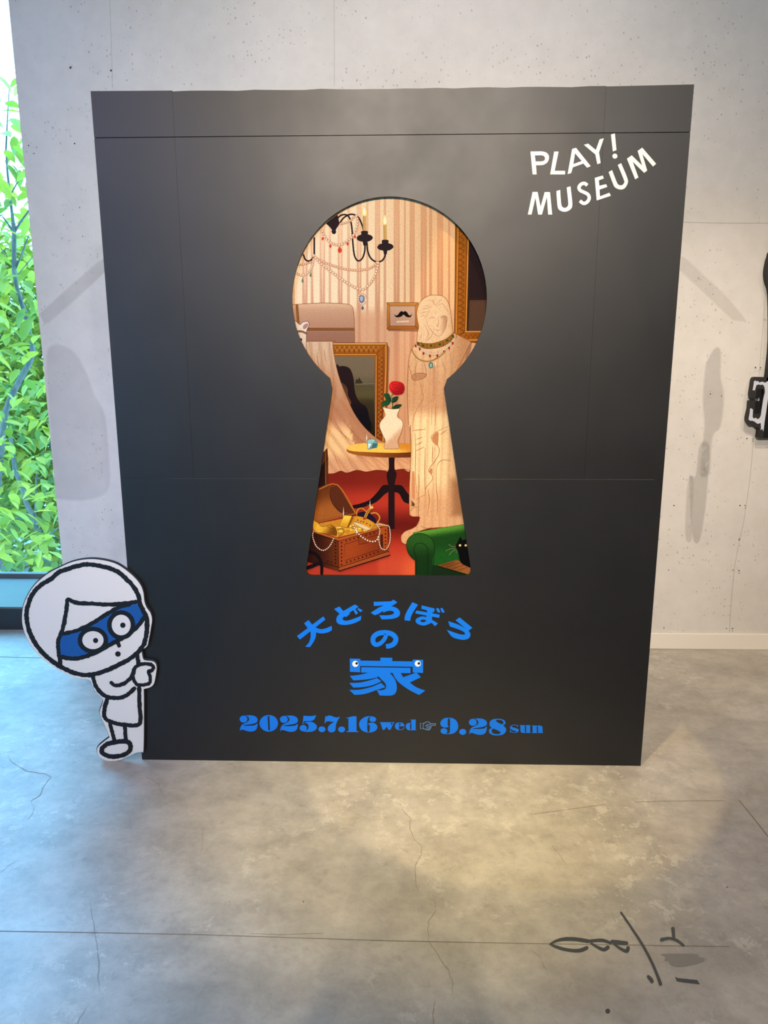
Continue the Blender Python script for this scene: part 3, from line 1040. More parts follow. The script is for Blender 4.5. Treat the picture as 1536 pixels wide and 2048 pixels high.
class Art:
    def __init__(self):
        self.bm = bmesh.new()
        self.cl = self.bm.verts.layers.float_color.new('ink')
        self.done = []

    def layer(self, pts):
        x0, x1 = min(p[0] for p in pts), max(p[0] for p in pts)
        y0, y1 = min(p[1] for p in pts), max(p[1] for p in pts)
        k = 0
        for (a, b, c, d, kk) in self.done:
            if a < x1 and b > x0 and c < y1 and d > y0 and kk >= k:
                k = kk + 1
        return k, (x0, x1, y0, y1)

    def put(self, V, T, col, k):
        y = PY - 0.00007 * k
        out = []
        for p in V:
            v = self.bm.verts.new(on_y(p[0], p[1], y))
            c = lin(col(p[0], p[1]) if callable(col) else col)
            v[self.cl] = (c[0], c[1], c[2], 1)
            out.append(v)
        for t in T:
            vs_ = [out[i] for i in t]
            nrm = (vs_[1].co - vs_[0].co).cross(vs_[2].co - vs_[0].co)
            if nrm.length < 1e-13:
                continue
            try:
                self.bm.faces.new(vs_ if nrm.y < 0 else vs_[::-1])
            except ValueError:
                pass

    def fill(self, pts, col, grid=None, k=None):
        pts = [tuple(p[:2]) for p in pts]
        if k is None:
            k, bb = self.layer(pts)
            self.done.append(bb + (k,))
        if callable(col) and grid:
            vs2 = [Vector(p) for p in pts]
            n = len(vs2)
            x0, x1 = min(p[0] for p in pts), max(p[0] for p in pts)
            y0, y1 = min(p[1] for p in pts), max(p[1] for p in pts)
            gx = x0 + grid * 0.5
            while gx < x1:
                gy = y0 + grid * 0.5
                while gy < y1:
                    ins = False
                    j = n - 1
                    for i in range(n):
                        a, b = pts[i], pts[j]
                        if (a[1] > gy) != (b[1] > gy) and gx < (b[0] - a[0]) * (gy - a[1]) / (b[1] - a[1]) + a[0]:
                            ins = not ins
                        j = i
                    if ins:
                        vs2.append(Vector((gx, gy)))
                    gy += grid
                gx += grid
            r = delaunay_2d_cdt(vs2, [], [list(range(n))], 1, 1e-5)
            self.put([(v.x, v.y) for v in r[0]], r[2], col, k)
        else:
            T = tessellate_polygon([[Vector((p[0], p[1], 0)) for p in pts]])
            self.put(pts, T, col, k)
        return k

    def line(self, pts, w, col, closed=False, n=4):
        sm_ = smooth(pts, closed, n)
        k, bb = self.layer(sm_)
        self.done.append(bb + (k,))
        for q in ribbon(pts, w, closed=closed, n=n, cap=(not isinstance(w, list)) and w > 2.2):
            self.fill(q, col, k=k)

    def beads(self, pts, r, col, edge, step, n=8):
        c = [Vector(p) for p in smooth(pts, False, 10)]
        k, bb = self.layer([tuple(p) for p in c])
        self.done.append(bb + (k + 2,))
        acc, last = 0.0, c[0]
        spots = [c[0]]
        for p in c[1:]:
            d = (p - last).length
            while acc + d >= step:
                t = (step - acc) / d
                last = last.lerp(p, t)
                spots.append(last.copy())
                d = (p - last).length
                acc = 0.0
            acc += d
            last = p
        for s in spots:
            self.fill(ell(s.x, s.y, r * 1.15, r * 1.15, 10), edge, k=k)
            self.fill(ell(s.x - r * 0.1, s.y - r * 0.1, r * 0.85, r * 0.85, 10), col, k=k + 1)


def hx(s):
    return tuple(int(s[i:i + 2], 16) for i in (0, 2, 4))


def mixc(a, b, t):
    t = max(0.0, min(1.0, t))
    t = t * t * (3 - 2 * t)
    return tuple(a[i] + (b[i] - a[i]) * t for i in range(3))


def gy(y0, c0, y1, c1):
    c0, c1 = hx(c0), hx(c1)
    return lambda x, y: mixc(c0, c1, (y - y0) / (y1 - y0))


def gx(x0, c0, x1, c1):
    c0, c1 = hx(c0), hx(c1)
    return lambda x, y: mixc(c0, c1, (x - x0) / (x1 - x0))


def stops(*st, axis=1):
    st = [(p, hx(c)) for p, c in st]
    def f(x, y):
        v = y if axis else x
        if v <= st[0][0]:
            return st[0][1]
        for (a, ca), (b, cb) in zip(st, st[1:]):
            if v <= b:
                return mixc(ca, cb, (v - a) / (b - a))
        return st[-1][1]
    return f


A = Art()
a1 = fr(560, 380, 440 / 1536)
a2 = fr(590, 740, 390 / 1536)
a4 = fr(575, 395, 210 / 1536)
a5 = fr(765, 570, 220 / 1536)
a6 = fr(600, 1000, 190 / 1536)
a7 = fr(780, 850, 180 / 1189)
a8 = fr(575, 590, 220 / 1453)
LN = '8a4a26'
# wallpaper; the picture shows the room lit by the lamp above a level line


def paper(x, y):
    lit = mixc(hx('fce6c4'), hx('e8bf92'), (x - 690) / 230)
    dim = mixc(hx('dcb08c'), hx('c99a76'), (y - 640) / 200)
    return mixc(lit, dim, (y - 606) / 30)


A.fill([(560, 380), (1000, 380), (1000, 1175), (560, 1175)], paper, 14)


def stripe(x, y):
    lit = mixc(hx('f7d4b2'), hx('dba77c'), (x - 640) / 260)
    dim = mixc(hx('cc9676'), hx('b98262'), (y - 640) / 200)
    return mixc(lit, dim, (y - 606) / 30)


kst = None
for x0, x1 in ((585, 589), (604, 615), (621, 627), (639, 650), (657, 662), (675, 685), (694, 699.5), (713, 722.5), (732, 736.5), (749.5, 760),
               (767, 772), (787, 799), (807.5, 811), (819, 829), (841, 853), (858, 864), (874, 886), (896, 900)):
    q = [(x0 + 0.4, 385), (x1 + 0.4, 385), (x1, 960), (x0, 960)]
    kst = A.fill(q, stripe, 12, k=1)
A.done.append((560, 1000, 380, 1000, 1))
# carpet


def carpet(x, y):
    c = mixc(hx('7e2418'), hx('b23a28'), (y - 960) / 40)
    c = mixc(c, hx('6a1a14'), 1 - abs(y - 1050) / 45) if 700 < x < 860 else c
    c = mixc(c, hx('c85238'), (y - 1075) / 60 * (1 if x > 760 else 0.4))
    c = mixc(c, hx('e0673f'), (x - 790) / 35 * (y - 1090) / 50 if y > 1090 else 0)
    return c


A.fill([(585, 935), (1000, 935), (1000, 1175), (585, 1175)], carpet, 9)
# sofa-like padded trunk on the left, with straps
A.fill(smooth(a8([(20, 130, 1), (300, 112), (500, 105), (700, 112), (805, 124), (850, 150), (872, 210), (885, 420), (888, 640, 1), (20, 640, 1)])),
       stops((608, 'e2bd9a'), (625, 'caa184'), (655, 'bd9278'), (662, 'a67b66'), (682, 'a2765f')), 9)
A.line(a8([(20, 130), (300, 112), (500, 105), (700, 112), (805, 124), (850, 150), (872, 210), (885, 420), (888, 630)]), 0.9, LN)
A.fill(a8([(230, 440), (888, 440), (888, 466), (230, 468)]), '94602e')
A.line(a8([(230, 438), (888, 436)]), 0.7, '5f3416')
A.line(a8([(230, 468), (888, 466)]), 0.7, '5f3416')
A.fill(a8([(110, 122), (138, 122), (158, 400), (128, 360)]), '9a6a34')
A.line(a8([(110, 122), (128, 360)]), 0.7, '6b3c1a')
A.line(a8([(138, 122), (158, 400)]), 0.7, '6b3c1a')
A.line(a8([(230, 610), (640, 608)]), 0.9, LN)
# large gilt frame with a landscape, partly behind the cloth
A.fill(a8([(1318, 650), (1350, 700), (1310, 1950), (1262, 1950)]), 'a07050')
A.fill(a8([(590, 632), (1320, 632), (1318, 1300), (1270, 1950), (590, 1950)]), stops((686, 'a86520'), (760, '95521b'), (860, '7c3e14')), 14)
for p, w, c in (([(595, 645), (1312, 645)], 2.6, 'e2ac5a'), ([(1300, 640), (1298, 1000), (1262, 1940)], 2.0, 'd89c50'), ([(600, 660), (1290, 660)], 0.7, '6a3410'),
                ([(610, 770), (1195, 770)], 0.7, '6a3410'), ([(610, 785), (1175, 785)], 1.6, 'd79a48'), ([(1190, 790), (1180, 1900)], 0.8, '6a3410'),
                ([(1172, 800), (1165, 1880)], 1.8, 'c88a3e'), ([(1265, 690), (1262, 1300), (1225, 1900)], 0.8, '6a3410'), ([(595, 632), (1320, 632)], 0.9, '5e2e12'),
                ([(1320, 632), (1318, 1300), (1272, 1940)], 0.9, '5e2e12'), ([(1160, 800), (1310, 640)], 0.7, '5e2e12')):
    A.line(a8(p), w, c)
for k in range(9):
    x = 625 + k * 64
    A.line(a8([(x, 760), (x + 16, 700), (x + 32, 690), (x + 48, 700), (x + 64, 760)]), 0.9, '6f3a12')
    A.line(a8([(x, 675), (x + 30, 740), (x + 64, 675)]), 0.7, 'd9a04e')
for k in range(18):
    y = 800 + k * 60
    sh = -0.035 * max(0, y - 1300)
    A.line(a8([(1205 + sh, y), (1250 + sh, y + 30), (1205 + sh, y + 60)]), 0.9, '6f3a12')
    A.line(a8([(1250 + sh, y), (1207 + sh, y + 30), (1250 + sh, y + 60)]), 0.7, 'c98a3c')
A.fill(a8([(610, 812), (1150, 812), (1158, 1880), (610, 1880)]), stops((713, '7d6f5a'), (745, '7a6c56'), (766, '6a604a'), (768, '57503a'), (790, '5e5636'), (806, '3c321e'), (880, '20160e')), 7)
# plain dark evergreens over a pale hillside
A.fill(a8([(895, 1170), (905, 1110), (930, 1120), (945, 1085), (965, 1120), (990, 1150), (985, 1170)]), '3c3426')
A.line(a8([(900, 1178), (1000, 1176), (1150, 1172)]), 0.8, '8a7e62')
A.fill(smooth(a8([(640, 985), (690, 945), (740, 938), (810, 960), (850, 1020), (875, 1120), (885, 1240), (910, 1340), (960, 1420), (1040, 1480), (1075, 1600), (1085, 1800), (640, 1800)])),
       stops((730, '2c1c1c'), (800, '241417'), (830, '0e0a14'), (870, '0b0910')), 7)
A.fill(smooth(a8([(660, 1200), (720, 1160), (790, 1230), (800, 1330), (840, 1420), (800, 1470), (700, 1440)])), gy(765, '5a3a26', 810, '6e4a2c'), 6)
# pale cloth draped from the left over the frame


def cloth(x, y):
    top = mixc(hx('dcc0a0'), hx('c79a78'), (y - 690) / 90)
    low = mixc(hx('c08c6c'), hx('f0c894'), (y - 835) / 30)
    c = mixc(top, hx('b98664'), (y - 770) / 60)
    if y > 815 and x < 690 - (y - 815) * -0.25:
        c = mixc(c, low, (y - 815 + (672 - x) * 0.4) / 30)
    c = mixc(c, hx('d8a67e'), (y - 900) / 25) if y > 900 else c
    fold = math.sin((x - 0.12 * y) * 0.33) if y < 800 else math.sin((x - 0.75 * (y - 800)) * 0.27)
    return mixc(c, hx('a8714e'), 0.45 * max(0.0, fold))


A.fill(smooth(a8([(180, 615, 1), (597, 615, 1), (603, 720), (635, 900), (690, 1110), (780, 1340), (880, 1560), (1010, 1740), (1160, 1880), (1285, 1952, 1)]), False) +
       smooth(a2([(905, 590, 1), (905, 790), (850, 780), (780, 788), (740, 800), (700, 792), (640, 788), (560, 802), (490, 788), (410, 810), (360, 795), (300, 816), (200, 815, 1)]), False) + [(585, 940), (585, 690)], cloth, 4)
for p in ([(390, 750), (405, 900), (440, 1040), (480, 1130)], [(485, 720), (495, 820), (520, 900)], [(590, 1560), (640, 1690), (720, 1820), (820, 1940), (900, 1990)],
          [(740, 1650), (820, 1760), (930, 1880), (1010, 1950)], [(850, 1790), (940, 1890), (1040, 1960)]):
    A.line(a8(p), [0.5, 1.2, 0.8, 0.3], 'a86a44')
for p in ([(265, 350), (330, 460), (420, 540), (480, 580)], [(300, 640), (330, 720), (365, 790)], [(420, 690), (450, 760), (500, 795)], [(520, 680), (580, 730), (640, 780)], [(590, 670), (660, 720), (730, 770)], [(800, 680), (860, 720), (900, 740)]):
    A.line(a2(p), [0.4, 1.1, 0.5], 'b0724c')
A.line(a8([(597, 615), (603, 720), (635, 900), (690, 1110), (780, 1340), (880, 1560), (1010, 1740), (1160, 1880), (1285, 1952)]), 0.8, '7d4a2a')
A.line(a2([(905, 790), (850, 780), (780, 788), (700, 792), (640, 788), (560, 802), (490, 788), (410, 810), (360, 795), (300, 816), (200, 815)]), 0.9, '7a3520')
# white toy horse at the left rim
A.fill(smooth(a8([(40, 330, 1), (110, 345), (165, 390), (200, 360), (262, 350, 1), (285, 390), (258, 460), (250, 520), (250, 730), (262, 800), (258, 870), (180, 830), (40, 620, 1)])), gy(645, 'efe0cf', 720, 'dcc8b4'), 7)
A.line(a8([(60, 330), (110, 345), (165, 392), (200, 360), (270, 350), (285, 390), (258, 460), (250, 520), (250, 730), (264, 800), (258, 870)]), 0.9, '5c3a26')
A.fill(smooth(a8([(205, 440), (215, 395), (270, 375), (262, 420), (230, 450)])), 'b58f80')
A.line(a8([(80, 490), (140, 480), (200, 485), (250, 510)]), 4.2, '8a6a4a')
A.line(a8([(150, 740), (200, 725), (250, 740)]), 4.2, '9a7a60')
A.fill(a8(ell(178, 590, 16, 18)), '1a120e')
A.line(a8([(255, 800), (275, 802), (285, 790)]), 1.4, '2a1a12')
# dark chair back and frame edge at left of the keyhole stem
A.fill(a2([(180, 700), (255, 612), (262, 700), (262, 900), (200, 930), (170, 940)]), '5a3018')
A.line(a2([(200, 775), (262, 690)]), 1.2, '2a1208')
A.line(a2([(240, 640), (243, 900)]), 1.6, '8a5426')
A.fill(a2([(180, 790), (236, 720), (236, 905), (170, 930)]), '2a120c')
# round pedestal table
DK = '1f0d12'
A.fill(smooth(a2([(735, 905, 1), (690, 910), (650, 960), (590, 1020), (520, 1050), (455, 1065, 1), (440, 1095, 1), (540, 1080), (640, 1040), (700, 985), (735, 960, 1)])), DK)
A.fill(smooth(a2([(785, 905, 1), (840, 910), (880, 960), (930, 1020, 1), (930, 1060, 1), (860, 1040), (820, 975), (785, 962, 1)])), DK)
A.fill(smooth(a2([(737, 690, 1), (785, 690, 1), (785, 775), (800, 820), (790, 870), (785, 905, 1), (785, 1250, 1), (735, 1255, 1), (735, 905, 1), (728, 870), (722, 820), (738, 775)])), '261016')
A.line(a2([(737, 905), (785, 905)]), 0.6, '0c0508')
A.fill(smooth(a2([(407, 620, 1), (420, 650), (500, 672), (640, 685), (780, 690), (930, 688, 1), (930, 640, 1), (780, 650), (600, 645)])), gx(690, 'a96526', 830, '6a3618'), 9)
A.fill(smooth(a2([(407, 620), (430, 595), (520, 578), (650, 573), (800, 575), (930, 582, 1), (930, 645, 1), (800, 652), (600, 648), (460, 640)])),
       lambda x, y: mixc(hx('f2c25e'), hx('c98a32'), (x - 745) / 50 - (y - 888) / 18), 6)
A.line(a2([(407, 622), (430, 645), (600, 650), (800, 654), (925, 648)]), 0.7, '7a4a1a')
# cut gem
A.fill(a2([(565, 560), (590, 540), (630, 545), (652, 580), (648, 610), (575, 626)]), '6fa4a8')
A.fill(a2([(568, 562), (590, 545), (628, 550), (610, 580), (575, 578)]), '9ccdd0')
A.fill(a2([(575, 580), (608, 582), (578, 622)]), 'd8eef0')
A.fill(a2([(615, 580), (650, 582), (640, 610), (600, 618)]), '3f7076')
for p in ([(565, 560), (608, 580), (652, 580)], [(608, 580), (578, 626)], [(590, 540), (608, 580)], [(565, 560), (590, 540), (630, 545), (652, 580), (648, 610), (575, 626), (565, 560)]):
    A.line([q + (1,) for q in a2(p)], 0.5, '2c5054')
# vase and rose
A.fill(smooth(a2([(690, 293, 1), (710, 350), (700, 375), (672, 410), (667, 450), (690, 510), (712, 560), (700, 605), (712, 620), (760, 622), (810, 618), (820, 605), (810, 560), (835, 500), (850, 440), (840, 395), (805, 365), (825, 305, 1), (760, 310)])),
       lambda x, y: mixc(hx('ecd8bc'), hx('cfa988'), ((x - 782) * 0.9 + (y - 872)) / 16 + 0.3), 4)
A.line(a2([(690, 293), (710, 350), (700, 375), (672, 410), (667, 450), (690, 510), (712, 560), (700, 605), (712, 620), (760, 622), (810, 618), (820, 605), (810, 560), (835, 500), (850, 440), (840, 395), (805, 365), (826, 305)]), 0.8, '8a5a38')
A.line(a2([(690, 293), (760, 302), (826, 305)]), 1.0, 'a06c44')
A.line(a2([(766, 300), (770, 250), (762, 200), (785, 190)]), [1.6, 1.3, 1.2], '1e4a26')
for p in ([(700, 190), (735, 185), (755, 215), (757, 250), (722, 235)], [(678, 275), (705, 240), (752, 250), (735, 275), (690, 285)], [(760, 250), (775, 215), (815, 210), (800, 245), (770, 258)], [(766, 305), (790, 275), (842, 272), (815, 300)]):
    A.fill(smooth(a2(p)), gx(762, '1c5230', 800, '12361f'), 3)
    A.line(a2([p[0], p[2] if len(p) > 4 else p[2]]), 0.4, '3f7a4a')
A.fill(smooth(a2([(745, 110), (770, 88), (815, 90), (850, 105), (865, 145), (850, 185), (815, 196), (775, 190), (742, 150)])), lambda x, y: mixc(hx('d62a2a'), hx('a01420'), (x - 778) / 30 + (y - 775) / 30), 3)
for p in ([(760, 110), (790, 98), (830, 108), (840, 130), (810, 145), (775, 138), (770, 120), (800, 112), (820, 122)], [(748, 140), (775, 165), (820, 168), (855, 145)], [(760, 170), (800, 185), (845, 175)], [(785, 125), (800, 132), (815, 126)]):
    A.line(a2(p), 0.7, '6a0c14')
# gilt frame at the right with a dark picture
A.fill(a5([(1012, -950), (1500, -950), (1500, 700), (1330, 820), (1240, 800), (1005, 690)]), gx(905, 'aa681e', 965, '955516'), 12)
A.fill(a5([(1215, -950), (1500, -950), (1500, 640), (1165, 640)]), lambda x, y: mixc(hx('2c1c20'), hx('5c4232'), (y - 597) / 4), 4)
A.fill(a5([(1190, 195), (1500, 190), (1500, 206), (1190, 210)]), '241618')
A.fill(a5([(1170, 210), (1218, 210), (1200, 640), (1165, 640)]), '3c2618')
for p, w, c in (([(1030, -950), (1002, 690)], 1.2, '5c2e10'), ([(1058, -950), (1030, 690)], 1.0, 'd8a048'), ([(1080, -950), (1045, 690)], 0.7, '5c2e10'), ([(1185, -950), (1150, 650)], 0.8, '5c2e10'),
                ([(1205, -950), (1165, 645)], 2.0, 'd39a44'), ([(1215, -950), (1178, 640)], 0.8, '5c2e10'), ([(1150, 655), (1420, 650)], 2.4, 'd39a44'), ([(1150, 668), (1420, 664)], 0.7, '5c2e10'),
                ([(1030, 740), (1150, 655)], 0.7, '5c2e10'), ([(1180, 770), (1380, 765)], 2.2, 'd39a44'), ([(1230, 800), (1350, 795)], 1.2, '5c2e10')):
    A.line(a5(p), w, c)
for k in range(21):
    y = -1000 + k * 80
    A.line(a5([(1062, y), (1140, y + 45), (1060, y + 95)]), 0.9, '6f3a12')
    A.line(a5([(1075, y + 5), (1148, y + 60)]), 0.7, '8a521c')
for k in range(4):
    x = 1140 + k * 62
    A.line(a5([(x, 745), (x + 30, 690), (x + 62, 745)]), 0.9, '6f3a12')
# small framed moustache
A.fill(a5([(72, 620), (500, 630), (500, 650), (80, 642)]), '9c6a52')
A.fill(a5([(60, 245), (500, 245), (505, 622), (62, 618)]), gy(606, 'c98b40', 658, 'a8682c'), 10)
A.fill(a5([(103, 293), (457, 293), (457, 572), (106, 572)]), gy(612, 'd0ab90', 652, 'c09880'), 8)
for p, cl in (([(60, 245), (500, 245), (505, 622), (62, 618)], True), ([(103, 293), (457, 293), (457, 572), (106, 572)], True)):
    A.line([q + (1,) for q in a5(p)], 0.9, '5a3014', closed=cl)
for p in ([(60, 245), (103, 293)], [(500, 245), (457, 293)], [(505, 622), (457, 572)], [(62, 618), (106, 572)]):
    A.line(a5(p), 0.7, '5a3014')
A.fill(smooth(a5([(160, 402, 1), (185, 425), (215, 415), (245, 375), (275, 365), (292, 378), (310, 364), (340, 378), (365, 415), (390, 425), (414, 390, 1), (400, 440), (365, 452), (325, 440), (295, 415), (265, 438), (220, 452), (180, 442)])), '17100e')
A.fill(a5([(195, 497), (372, 490), (372, 522), (197, 530)]), 'e0c4a8')
A.line([q + (1,) for q in a5([(195, 497), (372, 490), (372, 522), (197, 530)])], 0.5, 'a07860', closed=True)
# veiled marble statue


def marble(x, y):
    c = mixc(hx('e8caa4'), hx('cfa37c'), (y - 640) / 160)
    c = mixc(c, hx('f3d7a8'), (y - 812) / 30) if y > 812 else c
    c = mixc(c, hx('d3a77c'), (x - 880) / 40 * (1 if y > 860 else 0.4))
    c = mixc(c, hx('dcae84'), (y - 950) / 60)
    if y < 860:
        c = mixc(c, hx('bf9069'), (x - 884) / 48)
        c = mixc(c, hx('c89c76'), (836 - x) / 22 * (1 if y > 690 else 0) * 0.6)
    c = mixc(c, hx('b98a62'), 0.42 * max(0.0, math.sin(x * 0.42 + y * 0.015)) * (1 if y > 700 else 0))
    return c


body = a5([(480, 780, 1), (490, 660), (505, 580), (485, 480), (478, 390), (500, 290), (560, 200), (650, 148), (740, 140), (850, 160), (910, 230), (945, 340), (968, 520), (980, 660, 1), (1100, 720), (1240, 800, 1), (1220, 900), (1170, 1060), (1160, 1150), (1500, 1150, 1)])
A.fill(smooth(body + a7([(1100, 300, 1), (1100, 1400, 1), (700, 1350), (400, 1395), (240, 1500), (215, 1570), (155, 1540), (155, 1450), (230, 1390), (330, 1350), (385, 1260), (385, 1210), (270, 1200), (255, 1100), (258, 800), (280, 300), (268, 0, 1)]) +
              a5([(365, 1955), (345, 1500), (355, 1200), (370, 1020), (410, 890)])), marble, 3)
for p in ([(480, 780), (490, 660), (505, 580), (485, 480), (478, 390), (500, 290), (560, 200), (650, 148), (740, 140), (850, 160), (910, 230), (945, 340), (968, 520), (980, 660)],
          [(980, 660), (1100, 720), (1240, 800), (1220, 850), (1170, 1060), (1160, 1150)], [(365, 1955), (345, 1500), (355, 1200), (370, 1020), (410, 890), (440, 850), (480, 790)]):
    A.line(a5(p), 0.9, LN)
A.line(a7([(268, 0), (280, 300), (258, 800), (255, 1100), (270, 1195), (330, 1212), (385, 1212)]), 0.9, LN)
A.line(a7([(385, 960), (375, 1180), (390, 1230), (370, 1310), (300, 1365), (200, 1405), (157, 1450)]), 0.8, LN)
A.fill(smooth(a7([(155, 1460, 1), (240, 1490), (225, 1575, 1), (165, 1545)])), 'd8a87c')
A.fill(smooth(a5([(1170, 930), (1230, 800), (1240, 870), (1200, 1000), (1165, 1040)])), 'a87c60')
A.line(a5([(1235, 800), (1160, 950), (1060, 1150), (965, 1310)]), [0.8, 1.3, 0.9], '9a5e38')
A.line(a5([(930, 880), (950, 1000), (962, 1150), (950, 1330)]), 0.9, 'b07c58')
# face and hair of the statue, softly
for p in ([(530, 360), (570, 335), (640, 325), (690, 290)], [(520, 400), (580, 380), (640, 365)], [(525, 440), (570, 425), (600, 440)], [(690, 190), (720, 230), (715, 270), (760, 280)], [(740, 290), (790, 230), (830, 200)],
          [(760, 300), (830, 260), (890, 320)], [(600, 480), (620, 420), (670, 340)], [(640, 215), (700, 220), (710, 260)], [(850, 300), (905, 350), (930, 400)], [(560, 300), (620, 290), (670, 300)]):
    A.line(a5(p), [0.4, 1.3, 0.5], 'c69e78')
A.fill(smooth(a5([(790, 430), (840, 420), (900, 440), (905, 520), (880, 620), (830, 690), (790, 690), (800, 600), (785, 560)])), lambda x, y: mixc(marble(x, y), hx('bd9270'), (x - 878) / 16), 2.5)
for p, c in (([(655, 470), (690, 450), (735, 465)], 'b48a68'), ([(800, 460), (850, 440), (890, 450)], 'a57c5c'), ([(780, 440), (782, 540), (760, 575), (790, 582)], 'b58a68'), ([(735, 625), (770, 632), (810, 625)], 'a87c5c'),
             ([(610, 480), (640, 580), (730, 690), (800, 710), (860, 660)], 'bf9570'), ([(590, 560), (630, 640), (640, 700), (600, 770)], 'b98c66'), ([(720, 600), (690, 700), (640, 760), (600, 790)], 'b98c66'), ([(550, 660), (535, 730), (515, 780)], 'c39a74')):
    A.line(a5(p), [0.5, 1.3, 0.6], c)
# arm stump and folds
A.line(a5([(370, 1130), (390, 1200), (410, 1280)]), 0.8, LN)
A.line(a5([(585, 1090), (605, 1180), (612, 1260)]), 0.8, LN)
A.fill(smooth(a5([(405, 1290), (440, 1245), (520, 1228), (612, 1245), (590, 1290), (500, 1325), (430, 1328)])), 'b98a68')
A.line(a5([(405, 1290), (440, 1245), (520, 1228), (612, 1245), (590, 1290), (500, 1325), (430, 1328), (405, 1290)]), 0.8, LN)
for p in ([(490, 1050), (465, 1150), (455, 1300), (450, 1400)], [(515, 1340), (545, 1450), (572, 1580), (500, 1700), (440, 1830), (425, 1955)], [(740, 1050), (720, 1200), (700, 1400), (680, 1650)], [(820, 1010), (850, 1120), (880, 1200)], [(690, 1700), (685, 1955)], [(740, 1650), (735, 1955)]):
    A.line(a5(p), [0.6, 1.1, 0.6], 'b07a54')
A.fill(smooth(a5([(690, 1180), (740, 1150), (760, 1350), (730, 1600), (690, 1650), (680, 1400)])), lambda x, y: mixc(marble(x, y), hx('c39270'), 1 - abs(x - 868) / 6), 2.5)
for p in ([(770, 20), (640, 75), (570, 120), (545, 160), (560, 215), (620, 265), (650, 320), (640, 400), (590, 480), (530, 560), (512, 610), (550, 660), (560, 720), (480, 820), (462, 870), (465, 920), (400, 950), (345, 990)],
          [(640, 95), (632, 280)], [(560, 580), (545, 650)], [(615, 560), (640, 500), (700, 462), (800, 470)], [(610, 560), (610, 800), (630, 1000), (622, 1190)], [(330, 100), (340, 330), (335, 600), (350, 900)], [(465, 300), (460, 600), (462, 850)],
          [(565, 280), (560, 500)], [(300, 75), (470, 55)], [(345, 340), (450, 290)], [(350, 265), (430, 220)], [(350, 190), (430, 160)], [(660, 130), (760, 60)], [(500, 850), (520, 1000), (490, 1200)], [(380, 650), (385, 800), (370, 960)], [(265, 1140), (320, 1085), (370, 1090)], [(400, 1330), (480, 1365), (560, 1350)]):
    A.line(a7(p), [0.7, 1.2, 0.6], 'a8683c')
A.fill(smooth(a7([(555, 160), (600, 110), (635, 100), (630, 270), (575, 225)])), 'c98c60')
A.fill(smooth(a7([(518, 610), (545, 570), (562, 590), (552, 650)])), 'c98c60')
A.fill(smooth(a7([(730, 620), (770, 590), (870, 700), (930, 1000), (940, 1250), (780, 1230), (740, 1000)])), lambda x, y: mixc(marble(x, y), hx('a97a56'), min((x - 891) / 22, (y - 946) / 26, (1040 - y) / 16)), 3)
A.fill(smooth(a7([(290, 640), (325, 650), (330, 960), (290, 940)])), 'cf9068')
A.fill(a7([(285, 995), (330, 1045), (320, 1075), (285, 1070)]), '6a4a28')
# collar, necklaces
A.fill(smooth(a5([(478, 790, 1), (560, 812), (700, 815), (850, 770), (940, 715), (990, 665, 1), (1002, 720, 1), (930, 800), (840, 855), (720, 882), (600, 885), (485, 845, 1)])), '9a6a26')
A.line(a5([(478, 790), (560, 812), (700, 815), (850, 770), (940, 715), (990, 665)]), 0.8, '4a2810')
A.line(a5([(485, 845), (600, 885), (720, 882), (840, 855), (930, 800), (1002, 720)]), 0.8, '4a2810')
for (x, y) in ((495, 820), (570, 845), (680, 848), (800, 828), (905, 775), (980, 712)):
    A.fill(a5(ell(x, y, 20, 16, 8)), '2f5a28')
    A.line(a5([(x + 50, y - 30), (x + 52, y + 30)]), 0.8, '4a2810')
A.beads(a5([(460, 850), (520, 870), (590, 935), (680, 968), (780, 960), (870, 900), (960, 820), (1005, 750)]), 1.6, 'f3e2c8', '9a6a4c', 3.6)
for (x, y) in ((465, 850), (520, 893), (572, 955), (662, 990), (765, 985), (858, 932), (930, 880), (980, 812)):
    A.fill(a5(ell(x, y, 14, 22, 8)), '9c2a26')
A.line(a5([(412, 885), (430, 950), (490, 1020), (570, 1058), (660, 1062), (740, 1030), (820, 980), (880, 920)]), 2.2, '8a5c20')
A.beads(a5([(412, 885), (430, 950), (490, 1020), (570, 1058), (660, 1062), (740, 1030), (820, 980), (880, 920)]), 0.8, 'd8a850', '8a5c20', 2.0)
A.fill(a5(ell(676, 1122, 33, 44, 14)), '3f6a66')
A.fill(a5(ell(676, 1122, 20, 30, 12)), '86b8b4')
# treasure chest
A.fill(a2([(150, 940), (335, 903), (480, 1130), (200, 1200), (140, 1200)]), lambda x, y: mixc(hx('6e3a18'), hx('a5622a'), (x - 640) / 40 * 0.4 + (y - 985) / 40), 8)
A.fill(smooth(a2([(285, 925, 1), (335, 908, 1), (470, 1125, 1), (400, 1140), (330, 1100), (280, 1010)])), '5e2e18')
A.line(a2([(190, 940), (335, 905), (478, 1128)]), 2.2, 'b9752f')
A.line(a2([(285, 925), (275, 985), (300, 1060), (360, 1120), (400, 1140)]), 0.9, '341608')
A.line(a2([(150, 1195), (320, 1160), (480, 1130)]), 2.4, '9a5c28')
A.line(a2([(150, 1215), (320, 1180), (460, 1150)]), 1.0, '3a1a08')
A.fill(a2([(140, 1250), (330, 1320), (740, 1225), (480, 1150), (180, 1210)]), 'c98a2c')
A.fill(smooth(a2([(330, 1310, 1), (330, 1240), (420, 1215), (500, 1210), (560, 1250), (620, 1250, 1)])), 'd8a436')
